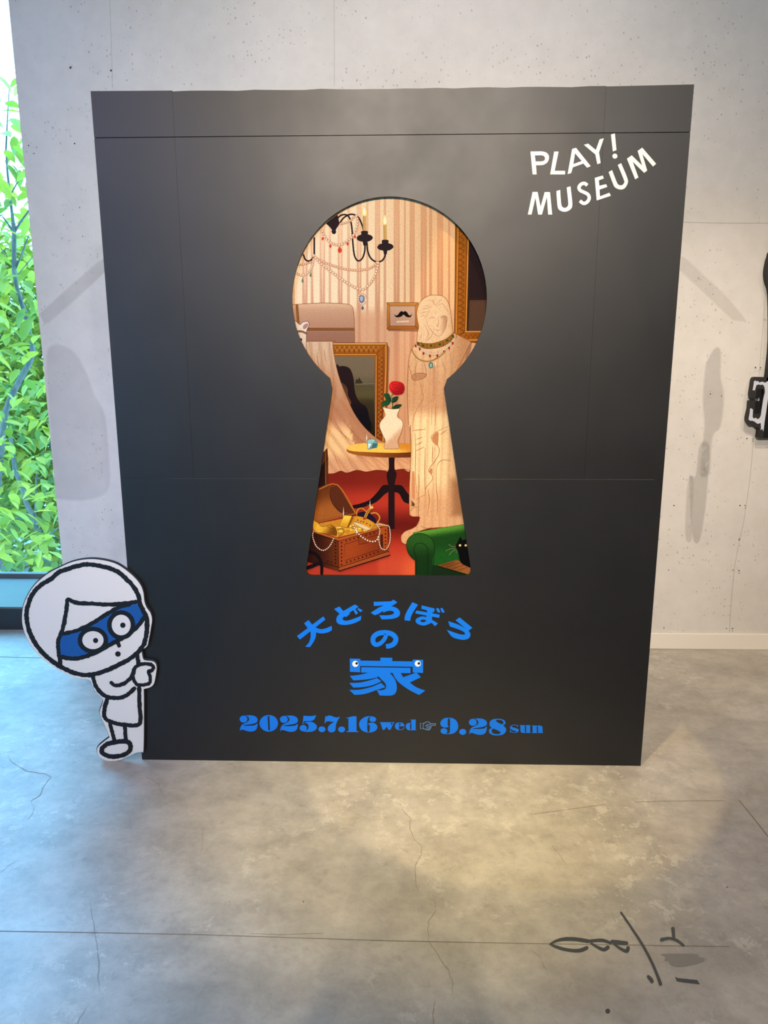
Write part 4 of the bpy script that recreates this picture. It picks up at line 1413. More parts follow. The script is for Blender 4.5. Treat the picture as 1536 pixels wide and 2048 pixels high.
for k in range(26):
    x, y = 335 + random.random() * 235, 1222 + random.random() * 68
    y += max(0, 1290 - y) * 0.0 if x < 520 else -20
    A.fill(a2(ell(x, y, 17, 10, 9)), ('e8bc48', 'f3d068', 'c9902a')[k % 3])
    A.line(a2(ell(x, y, 17, 10, 9)), 0.4, '7a4a12', closed=True, n=1)
A.fill(a2([(345, 1230), (388, 1145), (448, 1150), (410, 1240)]), gy(1030, 'f0d050', 1055, 'cf9a2a'), 4)
A.fill(a2([(448, 1150), (462, 1160), (425, 1240), (410, 1240)]), '8a5418')
A.line([q + (1,) for q in a2([(345, 1230), (388, 1145), (448, 1150), (410, 1240)])], 0.6, '7a4a12', closed=True)
# golden lamp
A.fill(smooth(a6([(225, 330, 1), (290, 370), (350, 430), (420, 420), (480, 400), (560, 440), (595, 510), (590, 580, 1), (480, 560), (380, 535), (250, 510), (215, 430)])), lambda x, y: mixc(hx('e6b53c'), hx('7c4a14'), (x - 640) / 30 + (y - 1060) / 40), 4)
A.line(a6([(235, 340), (290, 370), (350, 430), (420, 420), (500, 400), (560, 440), (595, 510), (590, 580)]), 0.7, '5a3208')
A.line(a6([(430, 420), (500, 460), (560, 455)]), 0.7, '5a3208')
A.line(a6([(600, 480), (660, 460), (710, 480), (700, 540), (620, 590)]), 1.6, '8a5a1a')
# front and side of the chest
A.fill(a6([(120, 470), (250, 520), (620, 640), (625, 1150), (380, 1080), (120, 1000)]), lambda x, y: mixc(hx('34140c'), hx('6e3418'), (x - 625) / 55), 7)
A.fill(a6([(620, 640), (1300, 430), (1420, 420), (1425, 800), (1460, 890), (630, 1150)]), lambda x, y: mixc(hx('a04a22'), hx('7e3418'), (x - 690) / 90), 7)
A.line([q + (1,) for q in a6([(250, 520), (620, 640), (1260, 460)])], 3.0, 'b06a30')
A.line([q + (1,) for q in a6([(250, 545), (620, 668), (1260, 490)])], 0.8, '3a1408')
A.line(a6([(620, 660), (628, 1150)]), 1.0, '3a1408')
A.line([q + (1,) for q in a6([(720, 715), (1270, 560), (1270, 800), (730, 980)])], 1.0, '4a1c0a', closed=True)
A.line([q + (1,) for q in a6([(628, 1090), (1440, 830)])], 1.0, '4a1c0a')
A.line([q + (1,) for q in a6([(628, 1150), (1462, 890)])], 1.6, '2a0e06')
A.line([q + (1,) for q in a6([(380, 1010), (628, 1090)])], 1.0, '2a0e06')
A.fill(a6([(628, 1100), (1425, 840), (1455, 880), (632, 1140)]), 'a2552a')
A.fill(a6([(935, 590), (1090, 550), (1100, 690), (955, 720)]), '8a3e1c')
A.line([q + (1,) for q in a6([(935, 590), (955, 720), (1100, 690)])], 0.8, '3a1408')
A.fill(a6([(1290, 450), (1420, 420), (1425, 790), (1300, 800)]), 'a5501f')
A.line([q + (1,) for q in a6([(1290, 450), (1420, 420), (1425, 790)])], 1.0, '3a1408')
A.fill(a6([(1300, 560), (1340, 550), (1345, 780), (1300, 780)]), '4a1c0c')
kd = A.layer(a6([(560, 450), (1430, 1140)]))[0]
for x, y in [(672, 690 + k * 59) for k in range(7)] + [(745 + k * 65, 660 - k * 18) for k in range(8)] + [(757 + k * 63, 1008 - k * 21) for k in range(9)] + [(1383, 490 + k * 58) for k in range(6)] + [(575, 690 + k * 55) for k in range(7)] + [(450 + k * 60, 990 + k * 18) for k in range(2)]:
    A.fill(a6(ell(x, y, 12, 13, 8)), '2a0e06', k=kd)
A.done.append((640, 790, 1050, 1150, kd))
# crown
A.line(a6([(930, 260), (915, 200), (950, 145), (1000, 135), (1060, 175), (1090, 230)]), 2.2, 'c08a3a')
A.line(a6([(1150, 215), (1230, 210), (1285, 270), (1270, 340), (1190, 410)]), 2.6, 'c98f40')
A.fill(smooth(a6([(930, 255), (950, 205), (1040, 190), (1130, 220), (1210, 290), (1240, 370), (1180, 370), (1080, 300)])), '20142e')
A.fill(smooth(a6([(910, 260, 1), (1000, 275), (1100, 310), (1200, 370, 1), (1165, 460, 1), (1050, 420), (960, 365), (880, 345, 1)])), 'd0952e')
for k, (x, y) in enumerate(((935, 325), (985, 345), (1025, 355), (1080, 380), (1135, 410))):
    A.fill(a6(ell(x, y, 15, 13, 8)), ('3a6a3a', 'b03a26')[k % 2])
A.fill(smooth(a6([(865, 360, 1), (950, 375), (1050, 415), (1150, 465, 1), (1080, 485), (980, 440), (890, 390)])), 'd8c8a0')
A.line(a6([(1050, 290), (1090, 200), (1150, 120)]), [5.0, 5.0, 4.0], 'c99a3e')
A.line(a6([(1050, 290), (1090, 200), (1150, 120)]), [1.6, 1.6, 1.6], '6a4410')
A.fill(a6(ell(1160, 120, 28, 24, 8)), 'e0b858')
A.fill(a6(ell(1045, 300, 30, 20, 8)), 'b0401e')
for p, r, st in (([(865, 410), (900, 480), (960, 560), (1040, 625), (1120, 665), (1200, 672), (1250, 640), (1270, 590)], 1.9, 5.3), ([(235, 480), (205, 560), (225, 660), (275, 760), (370, 815), (460, 770), (520, 680), (550, 600)], 1.5, 4.0),
                 ([(1240, 395), (1300, 395), (1380, 410), (1440, 430), (1460, 560), (1450, 690), (1400, 790), (1340, 800), (1295, 740), (1275, 620), (1290, 480), (1240, 400)], 1.3, 3.2)):
    A.beads(a6(p), r, 'f0dcc8', '6a3a20', st)
A.fill(smooth(a6([(120, 830), (220, 830), (320, 910), (370, 1040), (370, 1200), (330, 1200), (325, 1060), (280, 930), (200, 870), (110, 880)])), '100c12')
A.fill(a6([(100, 1070), (330, 990), (330, 1040), (200, 1100), (100, 1130)]), '14101a')
# green armchair and black cat
A.fill(smooth(a7([(300, 1420, 1), (500, 1385), (960, 1312, 1), (1100, 1300, 1), (1150, 2080, 1), (330, 2080, 1), (330, 1780)])),
       lambda x, y: mixc(mixc(hx('5f9a3a'), hx('1c4a1c'), (y - 1062 + (x - 860) * 0.16) / 16), hx('1f5c22'), (y - 1085) / 25), 5)
A.fill(smooth(a7([(330, 1790, 1), (260, 1720), (220, 1620), (230, 1520), (300, 1450), (400, 1430), (500, 1460), (570, 1540), (590, 1660), (560, 1800), (560, 2080, 1), (330, 2080, 1)])), lambda x, y: mixc(hx('2c5c24'), hx('163a18'), (y - 1080) / 40), 5)
A.line(a7([(330, 1790), (260, 1720), (220, 1620), (230, 1520), (300, 1450), (400, 1430), (500, 1460), (570, 1540), (590, 1660), (575, 1800), (560, 2000)]), 1.0, '0c1c0a')
A.line(a7([(345, 2000), (345, 1750), (315, 1660), (340, 1580), (400, 1560), (470, 1590), (500, 1680), (500, 2000)]), 1.1, '0c1c0a')
A.line(a7([(300, 1425), (500, 1388), (960, 1314)]), 0.8, '6a4a20')
A.fill(a7([(560, 1850), (620, 1855), (1100, 2000), (1100, 2080), (540, 2080)]), '16321a')
A.fill(a7([(620, 1855), (880, 1780), (1100, 1880), (1100, 1990)]), lambda x, y: mixc(hx('7a4c24'), hx('a8693a'), (x - 890) / 50), 5)
for p in ([(680, 1860), (860, 1810)], [(740, 1880), (920, 1820)], [(820, 1900), (980, 1850)], [(900, 1920), (1020, 1880)]):
    A.line(a7(p), 0.8, '4a2a12')
A.line(a7([(620, 1858), (1080, 1998)]), 1.3, '140c06')
A.fill(smooth(a7([(900, 1530, 1), (930, 1470, 1), (960, 1520), (1000, 1510), (1100, 1500, 1), (1100, 1900, 1), (1000, 1860), (930, 1810), (905, 1700), (890, 1650), (868, 1600)])), '08070a')
for x in (925, 1001):
    A.fill(a7(ell(x, 1590, 16, 15, 10)), 'f0d890')
for p in ([(868, 1605), (820, 1605), (775, 1575)], [(868, 1635), (800, 1635), (735, 1665)], [(880, 1650), (820, 1670), (780, 1720)], [(885, 1670), (870, 1690)]):
    A.line(a7(p), 0.6, '9ca07a')
# chandelier
BK = '33262a'
A.fill(smooth(a4([(560, 380, 1), (730, 250, 1), (755, 350), (755, 395), (720, 450), (705, 480, 1), (712, 510), (690, 535), (660, 530), (643, 500), (650, 475, 1), (615, 430)])), BK)
for p, w in (([(735, 300), (780, 262), (840, 250), (890, 275), (925, 350), (945, 480), (955, 650), (975, 830), (1010, 910), (1050, 925), (1100, 880), (1130, 780), (1132, 690)], 3.3), ([(760, 380), (820, 300), (900, 252), (970, 250), (1040, 295), (1090, 400), (1110, 480)], 3.3),
             ([(1160, 660), (1175, 790), (1220, 890), (1300, 942), (1380, 925), (1425, 860), (1432, 780)], 3.4), ([(392, 590), (392, 830)], 3.4), ([(235, 840), (260, 905), (310, 930), (355, 905), (380, 870)], 3.3)):
    A.line(a4(p), w, BK, n=6)
for (x, y) in ((1128, 592), (1430, 722)):
    A.fill(smooth(a4([(x - 45, y - 100), (x + 42, y - 100), (x + 45, y - 55, 1), (x + 100, y - 35), (x + 120, y + 5), (x + 75, y + 45), (x + 30, y + 55, 1), (x + 22, y + 110, 1), (x - 18, y + 110, 1), (x - 30, y + 55, 1), (x - 90, y + 40), (x - 118, y + 5), (x - 90, y - 35), (x - 48, y - 50, 1)])), BK)
    A.fill(a4([(x - 30, y - 330 + 10), (x + 22, y - 320), (x + 25, y - 105), (x - 25, y - 105)]), gx(575 + (x - 30) * 0.13672, 'c9a060', 575 + (x + 25) * 0.13672, 'dcb878'), 4)
    A.fill(smooth(a4([(x - 5, y - 480, 1), (x + 35, y - 390), (x + 30, y - 330), (x - 5, y - 318), (x - 40, y - 330), (x - 45, y - 390)])), 'f6e08a')
    A.fill(smooth(a4([(x - 5, y - 460, 1), (x + 18, y - 390), (x + 14, y - 345), (x - 5, y - 332), (x - 24, y - 345), (x - 26, y - 390)])), 'fffbe0')
PE, PB = 'f8dcbc', 'b87c5c'
A.beads(a4([(780, 385), (860, 368), (930, 330), (985, 270)]), 2.46, 'f0cca6', PB, 4.9)
A.beads(a4([(1010, 270), (1025, 350), (1010, 450), (960, 560), (880, 630), (760, 695), (640, 665), (560, 590), (520, 520), (500, 470)]), 2.69, PE, PB, 5.8)
A.beads(a4([(380, 860), (450, 905), (560, 960), (700, 1010), (860, 1050), (1020, 1065), (1180, 1045), (1280, 990), (1320, 930)]), 2.58, 'f2c8a4', PB, 4.9)
A.beads(a4([(385, 850), (480, 960), (620, 1065), (780, 1190), (930, 1285), (1060, 1345), (1130, 1335), (1230, 1230), (1300, 1090), (1325, 970), (1318, 930)]), 2.80, PE, PB, 5.8)
A.beads(a4([(130, 1110), (220, 1140), (310, 1090), (365, 990), (385, 880)]), 2.46, PE, PB, 5.0)
A.beads(a4([(170, 985), (260, 970), (340, 945)]), 2.24, 'f2c8a4', PB, 4.6)
for x, y, s in ((515, 600, 1), (628, 708, 1), (765, 765, 1.7), (880, 675, 1), (988, 572, 1)):
    A.fill(smooth(a4([(x, y - 30 * s, 1), (x + 18 * s, y + 5 * s), (x, y + 28 * s), (x - 18 * s, y + 5 * s)])), 'd8502f')
for x, y in ((220, 1210), (338, 1125)):
    A.fill(smooth(a4([(x, y - 40, 1), (x + 16, y + 15), (x, y + 38), (x - 16, y + 15)])), '6f8f6a')
A.beads([(p[0], p[1]) for p in a4(ell(1090, 1485, 56, 80, 14)[:] + [ell(1090, 1485, 56, 80, 14)[0]])], 2.0, PE, 'a87254', 4.6)
A.fill(a4(ell(1088, 1485, 40, 58, 12)), '6a7a90')
A.fill(a4(ell(1084, 1480, 25, 40, 10)), 'b4c4d4')
A.fill(smooth(a4([(1098, 1580, 1), (1118, 1620), (1098, 1645), (1080, 1620)])), '5a6a7c')


def glint(x, y, r):
    for a, b in ((r, 0.9), (0.9, r)):
        A.fill([(x - a, y), (x, y - b * (1 if a < r else 0.12)), (x + a, y), (x, y + b * (1 if a < r else 0.12))] if a == r else [(x - 0.7, y), (x, y - r * 1.3), (x + 0.7, y), (x, y + r * 1.3)], 'fff6ea')


for x, y, r in ((687, 1026, 10), (740, 1010, 8), (733.5, 876, 7), (871, 727, 5), (732, 600, 5), (713, 1062, 6)):
    glint(x, y, r)
bmesh.ops.remove_doubles(A.bm, verts=[], dist=0)
art = bm_obj('picture_print', A.bm, M_PRINT, panel)
tag(art, 'printed picture of a treasure-filled salon with chandelier, statue and chest')
box_obj('print_backing', -0.37, 0.37, PY + 0.0004, PY + 0.0054, 0.62, 2.04, M_WHITE, panel)

# ------------------------------------------------------------------ cut-out figure at the left edge
c3 = fr(30, 1090, 300 / 1365)
S3 = 300 / 1365
KY = -0.014           # face of the board, just in front of the display wall
KIDZ = 0.0


def kid(px, py, lift=0.0):
    return on_y(px, py, KY - lift)


outline = smooth(c3([(670, 112), (800, 122), (930, 160), (1050, 245), (1130, 330), (1165, 410), (1175, 490), (1195, 550), (1230, 600), (1245, 660), (1235, 740), (1215, 850), (1200, 905), (1150, 940, 1), (1165, 1020), (1195, 1035), (1260, 1045), (1285, 1080), (1285, 1130), (1265, 1240), (1230, 1278), (1170, 1295, 1), (1172, 1500), (1168, 1840), (1150, 1868), (1100, 1876), (1040, 1905), (960, 1940), (900, 1950), (830, 1947), (770, 1912), (745, 1860), (765, 1810), (860, 1735, 1), (830, 1660), (785, 1560), (770, 1500), (800, 1395), (740, 1330), (700, 1260), (672, 1212), (560, 1195), (430, 1140), (300, 1060), (190, 960), (110, 840), (65, 700), (70, 560), (110, 450), (180, 345), (290, 250), (400, 190), (530, 135)]), True, 5)
base = min((kid(*p) for p in outline), key=lambda v: v.z)
cut = empty('figure_cutout', (base.x, KY, 0.0))
tag(cut, 'white cut-out board of a masked cartoon child peeking around the black wall', 'cut-out figure')
dz = base.z


def kp(x, y, lift=0.0):
    v = kid(x, y, lift)
    return Vector((v.x - base.x, -lift, v.z - dz + 0.0005))


bm = bmesh.new()
cxo = sum(p[0] for p in outline) / len(outline)
wide = []
for i in range(len(outline)):
    a_, b_ = Vector(outline[i - 2]), Vector(outline[(i + 2) % len(outline)])
    t_ = (b_ - a_).normalized()
    wide.append((outline[i][0] + t_.y * 1.7, outline[i][1] - t_.x * 1.7))
slab(bm, [wide], lambda x, y: kp(x, y) + Vector((0, 0.0032, 0.0015)), (0, 0.007, 0))
bm_obj('backing_board', bm, M_EDGE, cut)
bm = bmesh.new()
slab(bm, [outline], lambda x, y: kp(x, y), (0, 0.003, 0))
o = bm_obj('board', bm, M_BOARD, cut)
o.data.materials.append(M_EDGE)
for p in o.data.polygons:
    if abs(p.normal.y) < 0.6 or p.normal.y > 0.6:
        p.material_index = 1
# folding prop behind the board
bm = bmesh.new()
box(bm, 0.035, 0.075, 0.0101, 0.0131, 0.02, 0.16)
bm_obj('rear_stay', bm, M_EDGE, cut)


def ink(name, polys, mat, lift):
    bm = bmesh.new()
    for q in polys:
        k, q = q if isinstance(q, tuple) and not isinstance(q[0], tuple) else (0, q)
        flat(bm, q, lambda a, b: kp(a, b, lift + 0.00004 * k), (0, -1, 0))
    return bm_obj(name, bm, mat, cut)


ink('mask_print', [smooth(c3([(430, 805), (560, 772), (720, 690), (860, 600), (960, 550), (1110, 520), (1165, 570), (1180, 640), (1100, 720), (1000, 805), (850, 890), (680, 975), (540, 1005), (410, 1000), (395, 900), (410, 840)]))], M_MASK, 0.0003)
W = 40 * S3
stroke_n = 0


def st(pts, w=W, closed=False, rough=0.75, n=8):
    global stroke_n
    stroke_n += 1
    rb = ribbon(xy(c3(pts)), w, closed=closed, n=n, rough=rough)
    return [(stroke_n + (0.5 if not closed and i >= len(rb) - 2 else 0), q) for i, q in enumerate(rb)]


L_ = []
L_ += st([(680, 160), (820, 185), (930, 225), (1010, 290), (1085, 375), (1122, 450), (1135, 520), (1165, 580), (1195, 650), (1200, 740), (1190, 820), (1165, 900), (1090, 985), (1000, 1045), (880, 1105), (760, 1150), (640, 1168), (520, 1142), (410, 1090), (310, 1020), (220, 930), (150, 820), (115, 720), (103, 620), (120, 520), (160, 430), (230, 350), (330, 290), (390, 235), (480, 200), (590, 168)], 42 * S3, True)
L_ += st([(412, 1075), (395, 960), (392, 860), (420, 780), (445, 700), (468, 560), (482, 482), (560, 510), (700, 517), (850, 525), (1000, 515), (1115, 500)], 38 * S3)
L_ += st([(430, 792), (560, 762), (720, 685), (860, 595), (960, 545), (1040, 525)], 36 * S3)
L_ += st([(420, 1003), (540, 1018), (680, 985), (850, 897), (1000, 815), (1110, 728), (1190, 620)], 40 * S3)
for cx, cy, rx, ry in ((707, 850, 118, 102), (965, 712, 108, 114)):
    L_ += st(ell(cx, cy, rx, ry, 18), 40 * S3, True, 0.4, 3)
L_ += st([(930, 850), (945, 900)], 38 * S3)
L_ += st([(705, 1180), (740, 1280), (800, 1345), (860, 1372), (940, 1375), (1010, 1355), (1085, 1290)], 38 * S3)
L_ += st([(1112, 990), (1122, 1065)], 38 * S3)
L_ += st([(875, 1238), (910, 1262), (985, 1248), (1045, 1200), (1075, 1150), (1085, 1110)], 36 * S3)
L_ += st([(1110, 1085), (1170, 1065), (1235, 1072), (1258, 1100), (1240, 1128), (1212, 1132), (1228, 1185), (1222, 1240), (1165, 1258), (1105, 1250), (1072, 1190), (1080, 1120)], 32 * S3, True)
L_ += st([(840, 1385), (812, 1480), (818, 1560), (890, 1600), (1000, 1622), (1130, 1612), (1132, 1450), (1128, 1285)], 38 * S3)
L_ += st([(865, 1610), (885, 1700), (905, 1765)], 36 * S3)
L_ += st([(998, 1625), (1008, 1770)], 36 * S3)
L_ += st([(905, 1782), (985, 1772), (1040, 1788), (1048, 1845), (1000, 1888), (920, 1910), (840, 1903), (790, 1868), (800, 1825), (850, 1792)], 42 * S3, True)
ink('line_print', L_, M_BLACK, 0.0006)
ink('eye_print', [xy(c3(ell(708, 850, 97, 82, 26)))], M_BOARD, 0.0018)
ink('eye_print', [xy(c3(ell(965, 712, 86, 94, 26)))], M_BOARD, 0.0018)
ink('pupil_print', [xy(c3(ell(732, 853, 24, 24, 14)))], M_BLACK, 0.0021)
ink('pupil_print', [xy(c3(ell(980, 714, 25, 25, 14)))], M_BLACK, 0.0021)
ink('mouth_print', [xy(c3(ell(935, 976, 26, 25, 14)))], M_BLACK, 0.0009)

# ------------------------------------------------------------------ black and white sign at the right edge of the frame
cr_ = fr(1486, 740, 50 / 683)
SY = WY - 0.035


def sg(px, py, lift=0.0):
    return on_y(px, py, SY - lift)


sc_ = sg(1560, 780)
sign = empty('wall_sign', (sc_.x, SY, sc_.z))
tag(sign, 'black cut-out sign with pale brush-painted strokes standing off the white wall at the right', 'sign')


def sp(x, y, lift=0.0):
    v = sg(x, y, lift)
    return Vector((v.x - sc_.x, -lift, v.z - sc_.z))


hand_up = smooth(cr_([(700, 190, 1), (640, 215), (600, 195), (480, 192), (360, 190), (290, 220), (265, 330), (240, 500), (218, 650), (232, 745), (250, 768), (440, 768), (485, 700), (515, 525, 1), (560, 522, 1), (575, 640), (700, 690, 1)]), True, 3)
hand_dn = smooth(cr_([(205, 838), (400, 836), (450, 862), (470, 890), (462, 1000), (450, 1190, 1), (500, 1000), (540, 760), (570, 640, 1), (700, 640, 1), (760, 1850, 1), (440, 1860), (425, 1750), (445, 1580, 1), (390, 1570), (300, 1500), (210, 1500), (130, 1410), (120, 1300), (150, 1150), (180, 1030), (190, 870)]), True, 3)
body_ = smooth([(1552, 500), (1539, 512), (1533.4, 535), (1532.6, 550), (1535, 565), (1541, 590), (1541.5, 680), (1536.5, 735), (1533, 760, 1), (1531, 800, 1), (1530, 876, 1), (1640, 880, 1), (1640, 505, 1)], True, 3)
for nm, pl in (('sign_body', body_), ('sign_finger', hand_up), ('sign_finger', hand_dn)):
    bm = bmesh.new()
    slab(bm, [pl], lambda x, y: sp(x, y), (0, 0.030, 0))
    bm_obj(nm, bm, M_SIGN, sign)


def sprint(name, pl, mat, lift):
    bm = bmesh.new()
    flat(bm, pl, lambda a, b: sp(a, b, lift), (0, -1, 0))
    bm_obj(name, bm, mat, sign)


sprint('brush_stroke', xy(cr_([(720, 280), (683, 295), (640, 330), (605, 347), (560, 330), (520, 318), (480, 330), (452, 345), (430, 320), (400, 302), (372, 305), (350, 316), (340, 272), (328, 298), (300, 302), (285, 420), (262, 560), (292, 548), (325, 562), (345, 480), (370, 410), (440, 392), (470, 408), (540, 398), (565, 425), (590, 480), (600, 600), (570, 720), (545, 850), (510, 1080), (490, 1230), (455, 1310), (400, 1345), (370, 1318), (345, 1305), (300, 1328), (262, 1285), (272, 1080), (245, 1062), (210, 1040), (190, 1070), (185, 1150), (150, 1350), (200, 1390), (240, 1382), (300, 1402), (400, 1472), (485, 1448), (492, 1590), (475, 1640), (528, 1608), (558, 1682), (590, 1420), (640, 1100), (683, 780), (720, 700)])), M_SIGNW, 0.0008)
sprint('dark_stroke', xy(cr_([(385, 520), (440, 505), (515, 515), (490, 680), (440, 766), (332, 764), (360, 690)])), M_BLACK, 0.0010)
sprint('dark_stroke', xy(cr_([(345, 842), (400, 840), (465, 880), (455, 1190), (310, 1195), (325, 1000)])), M_BLACK, 0.0010)
sprint('dark_stroke', xy(cr_([(720, 1000), (683, 1010), (640, 1180), (590, 1480), (575, 1690), (560, 1855), (720, 1855)])), M_BLACK, 0.0012)

# ------------------------------------------------------------------ outside: paving and trees
GZ = -1.5
tag(box_obj('ground', -16, 6, 2.2, 22, GZ - 0.1, GZ, M_GROUND), kind='structure')


def leaf_geo(bm, c, d, up, ln, wd):
    d, up = Vector(d).normalized(), Vector(up)
    s = d.cross(up)
    if s.length < 1e-3:
        s = d.cross(Vector((1, 0, 0)))
    s.normalize()
    n = s.cross(d)
    c = Vector(c)
    def at(t, k):
        return c + d * ln * t + s * wd * k + n * (wd * 0.28 * abs(k) - ln * 0.16 * t * t)
    mid = [bm.verts.new(at(t, 0)) for t in (0.0, 0.28, 0.55, 0.8, 1.0)]
    for sg in (-1, 1):
        e = [bm.verts.new(at(t, sg * k)) for t, k in ((0.12, 0.30), (0.34, 0.50), (0.60, 0.44), (0.84, 0.20))]
        for f in ((mid[0], mid[1], e[0]), (mid[1], e[1], e[0]), (mid[1], mid[2], e[1]), (mid[2], e[2], e[1]),
                  (mid[2], mid[3], e[2]), (mid[3], e[3], e[2]), (mid[3], mid[4], e[3])):
            fc = bm.faces.new(f if sg < 0 else f[::-1])
            fc.smooth = True


leaf_meshes = {}
for nm, mt in (('leaf', M_LEAF), ('leaf2', M_LEAF2)):
    bm = bmesh.new()
    leaf_geo(bm, (0, 0, 0), (1, 0, 0), (0, 0, 1), 1.0, 0.46)
    me = bpy.data.meshes.new(nm)
    bm.to_mesh(me)
    bm.free()
    me.materials.append(mt)
    leaf_meshes[nm] = me


def rnd(a, b):
    return random.uniform(a, b)


def tree(label, base_pt, trunks, twigs, zone, n_leaf, n_rest, mesh, size, mat):
    """trunks/twigs: lists of (points, radii) in world space; zone: box the foliage fills"""
    root = empty('tree', base_pt)
    tag(root, label, 'tree', None)
    B = Vector(base_pt)
    for nm, src in (('trunk', trunks), ('branch', twigs)):
        for pts, rad in src:
            bm = bmesh.new()
            tube(bm, [Vector(p) - B for p in pts], rad, 8 if nm == 'trunk' else 5)
            bm_obj(nm, bm, M_BARK, root, True)
    (x0, x1), (y0, y1), (z0, z1) = zone

    def spot():
        for _ in range(30):
            p = Vector((rnd(x0, x1), rnd(y0, y1), rnd(z0, z1)))
            # clumps: keep what falls inside a lumpy field
            f = math.sin(p.x * 5.1 + 1.3) + math.sin(p.z * 4.3 + p.x * 2.0) + math.sin(p.y * 4.7 - p.z * 1.7)
            if f > rnd(-1.6, 0.8):
                return p
        return p
    for _ in range(n_leaf):
        p = spot()
        o = bpy.data.objects.new('leaf', mesh)
        COL.objects.link(o)
        o.parent = root
        o.location = p - B
        o.rotation_euler = (rnd(-0.7, 0.7), rnd(0.1, 1.1), rnd(0, 6.28))
        s = size * rnd(0.7, 1.25)
        o.scale = (s, s, s)
    bm = bmesh.new()
    for _ in range(n_rest):
        p = spot()
        a = rnd(0, 6.28)
        leaf_geo(bm, p - B, (math.cos(a), math.sin(a), rnd(-1.0, 0.15)), (rnd(-0.5, 0.5), rnd(-0.5, 0.5), 1), size * rnd(0.7, 1.25), size * 0.46)
    f = bm_obj('foliage', bm, mat, root)
    f['kind'] = 'stuff'
    return root


def W4(pts, y):
    return [on_y(a, b, y) for a, b in pts]


t1 = W4([(19, 170), (15, 235), (12, 298), (15, 345), (20, 392), (24, 425), (28, 460), (28.5, 545), (33, 570), (41, 600), (52, 632), (57, 660), (64, 690), (66, 705), (58, 728), (42, 755), (24, 790), (12, 820), (7, 850), (3, 900), (-3, 960), (-10, 1040)], 4.2)
t1 += [Vector((t1[-1].x - 0.05, 4.2, GZ))]
r1 = [0.004, 0.006, 0.008, 0.010, 0.011, 0.013, 0.02, 0.021, 0.018, 0.02, 0.024, 0.024, 0.025, 0.026, 0.027, 0.028, 0.028, 0.027, 0.028, 0.029, 0.03, 0.032, 0.04]
tw1 = [(W4([(27, 464), (14, 445), (5, 433)], 4.2), [0.012, 0.008, 0.006]), (W4([(29, 464), (40, 445), (56, 424), (64, 405)], 4.2), [0.013, 0.010, 0.008, 0.006]), (W4([(30, 540), (42, 512), (57, 472)], 4.2), [0.009, 0.008, 0.006]),
       (W4([(27, 540), (14, 518), (2, 496)], 4.2), [0.007, 0.006, 0.004]), (W4([(24, 385), (36, 362), (48, 338)], 4.2), [0.006, 0.006, 0.005]),
       (W4([(45, 600), (48, 580), (50, 560)], 4.1), [0.004, 0.004, 0.003]), (W4([(33, 552), (52, 530), (66, 512)], 4.3), [0.004, 0.004, 0.003])]
tree('slender grey-trunked tree outside with bright leaves reaching above the window, nearest the glass', (t1[-1].x, 4.2, GZ), [(t1, r1)], tw1, ((-4.6, -2.6), (3.5, 4.6), (-0.7, 3.95)), 240, 850, leaf_meshes['leaf'], 0.17, M_LEAF)
Y2 = 5.5
t2 = W4([(18, 860), (24, 890), (30, 940), (42, 970), (52, 1005), (66, 1035), (78, 1070), (88, 1100), (96, 1130), (100, 1150)], Y2)
t2 += [Vector((t2[-1].x + 0.03, Y2, GZ))]
r2 = [0.018, 0.024, 0.026, 0.026, 0.027, 0.03, 0.034, 0.036, 0.04, 0.045, 0.05]
tw2 = [(W4([(70, 1046), (71, 1000), (72, 960), (78, 925), (88, 900)], Y2), [0.012, 0.011, 0.010, 0.008, 0.006]), (W4([(66, 1040), (45, 1038), (20, 1036), (-10, 1040)], Y2), [0.010, 0.009, 0.008, 0.007]),
       (W4([(88, 1083), (104, 1065), (117, 1055)], Y2), [0.012, 0.011, 0.009]), (W4([(72, 961), (85, 951), (104, 948)], Y2), [0.006, 0.006, 0.005]), (W4([(72, 960), (62, 945), (52, 938)], Y2), [0.004, 0.004, 0.003])]
tree('darker forked tree outside, low in the window just above the cut-out figure', (t2[-1].x, Y2, GZ), [(t2, r2)], tw2, ((-5.6, -3.1), (4.85, 6.3), (-1.3, 1.7)), 140, 1000, leaf_meshes['leaf2'], 0.17, M_LEAF2)
t3 = [Vector((-4.6, 7.2, GZ)), Vector((-4.7, 7.2, 0.5)), Vector((-4.5, 7.3, 2.4))]
tree('leafy tree standing further back between the two grey trunks outside', (-4.6, 7.2, GZ), [(t3, [0.06, 0.05, 0.03])], [], ((-7.8, -3.4), (6.5, 8.6), (-1.4, 3.3)), 0, 8400, leaf_meshes['leaf2'], 0.21, M_LEAF)
t4 = [Vector((-7.2, 10.5, GZ)), Vector((-7.1, 10.5, 1.0)), Vector((-7.2, 10.5, 3.0))]
tree('dense green tree at the back of the garden seen through the window', (-7.2, 10.5, GZ), [(t4, [0.09, 0.07, 0.04])], [], ((-13.0, -4.6), (9.6, 11.8), (-1.3, 3.3)), 0, 14000, leaf_meshes['leaf2'], 0.28, M_LEAF2)

# ------------------------------------------------------------------ the photographer, standing behind the lens
M_CLOTH = new_mat('dark_navy_cotton', (0.03, 0.035, 0.05), 0.85)
M_SKIN = new_mat('skin', (0.45, 0.27, 0.19), 0.55)
M_HAIR = new_mat('black_hair', (0.012, 0.010, 0.009), 0.5)
M_TROUSER = new_mat('charcoal_trousers', (0.02, 0.02, 0.022), 0.85)
M_SHOE = new_mat('white_shoe', (0.5, 0.49, 0.47), 0.5)


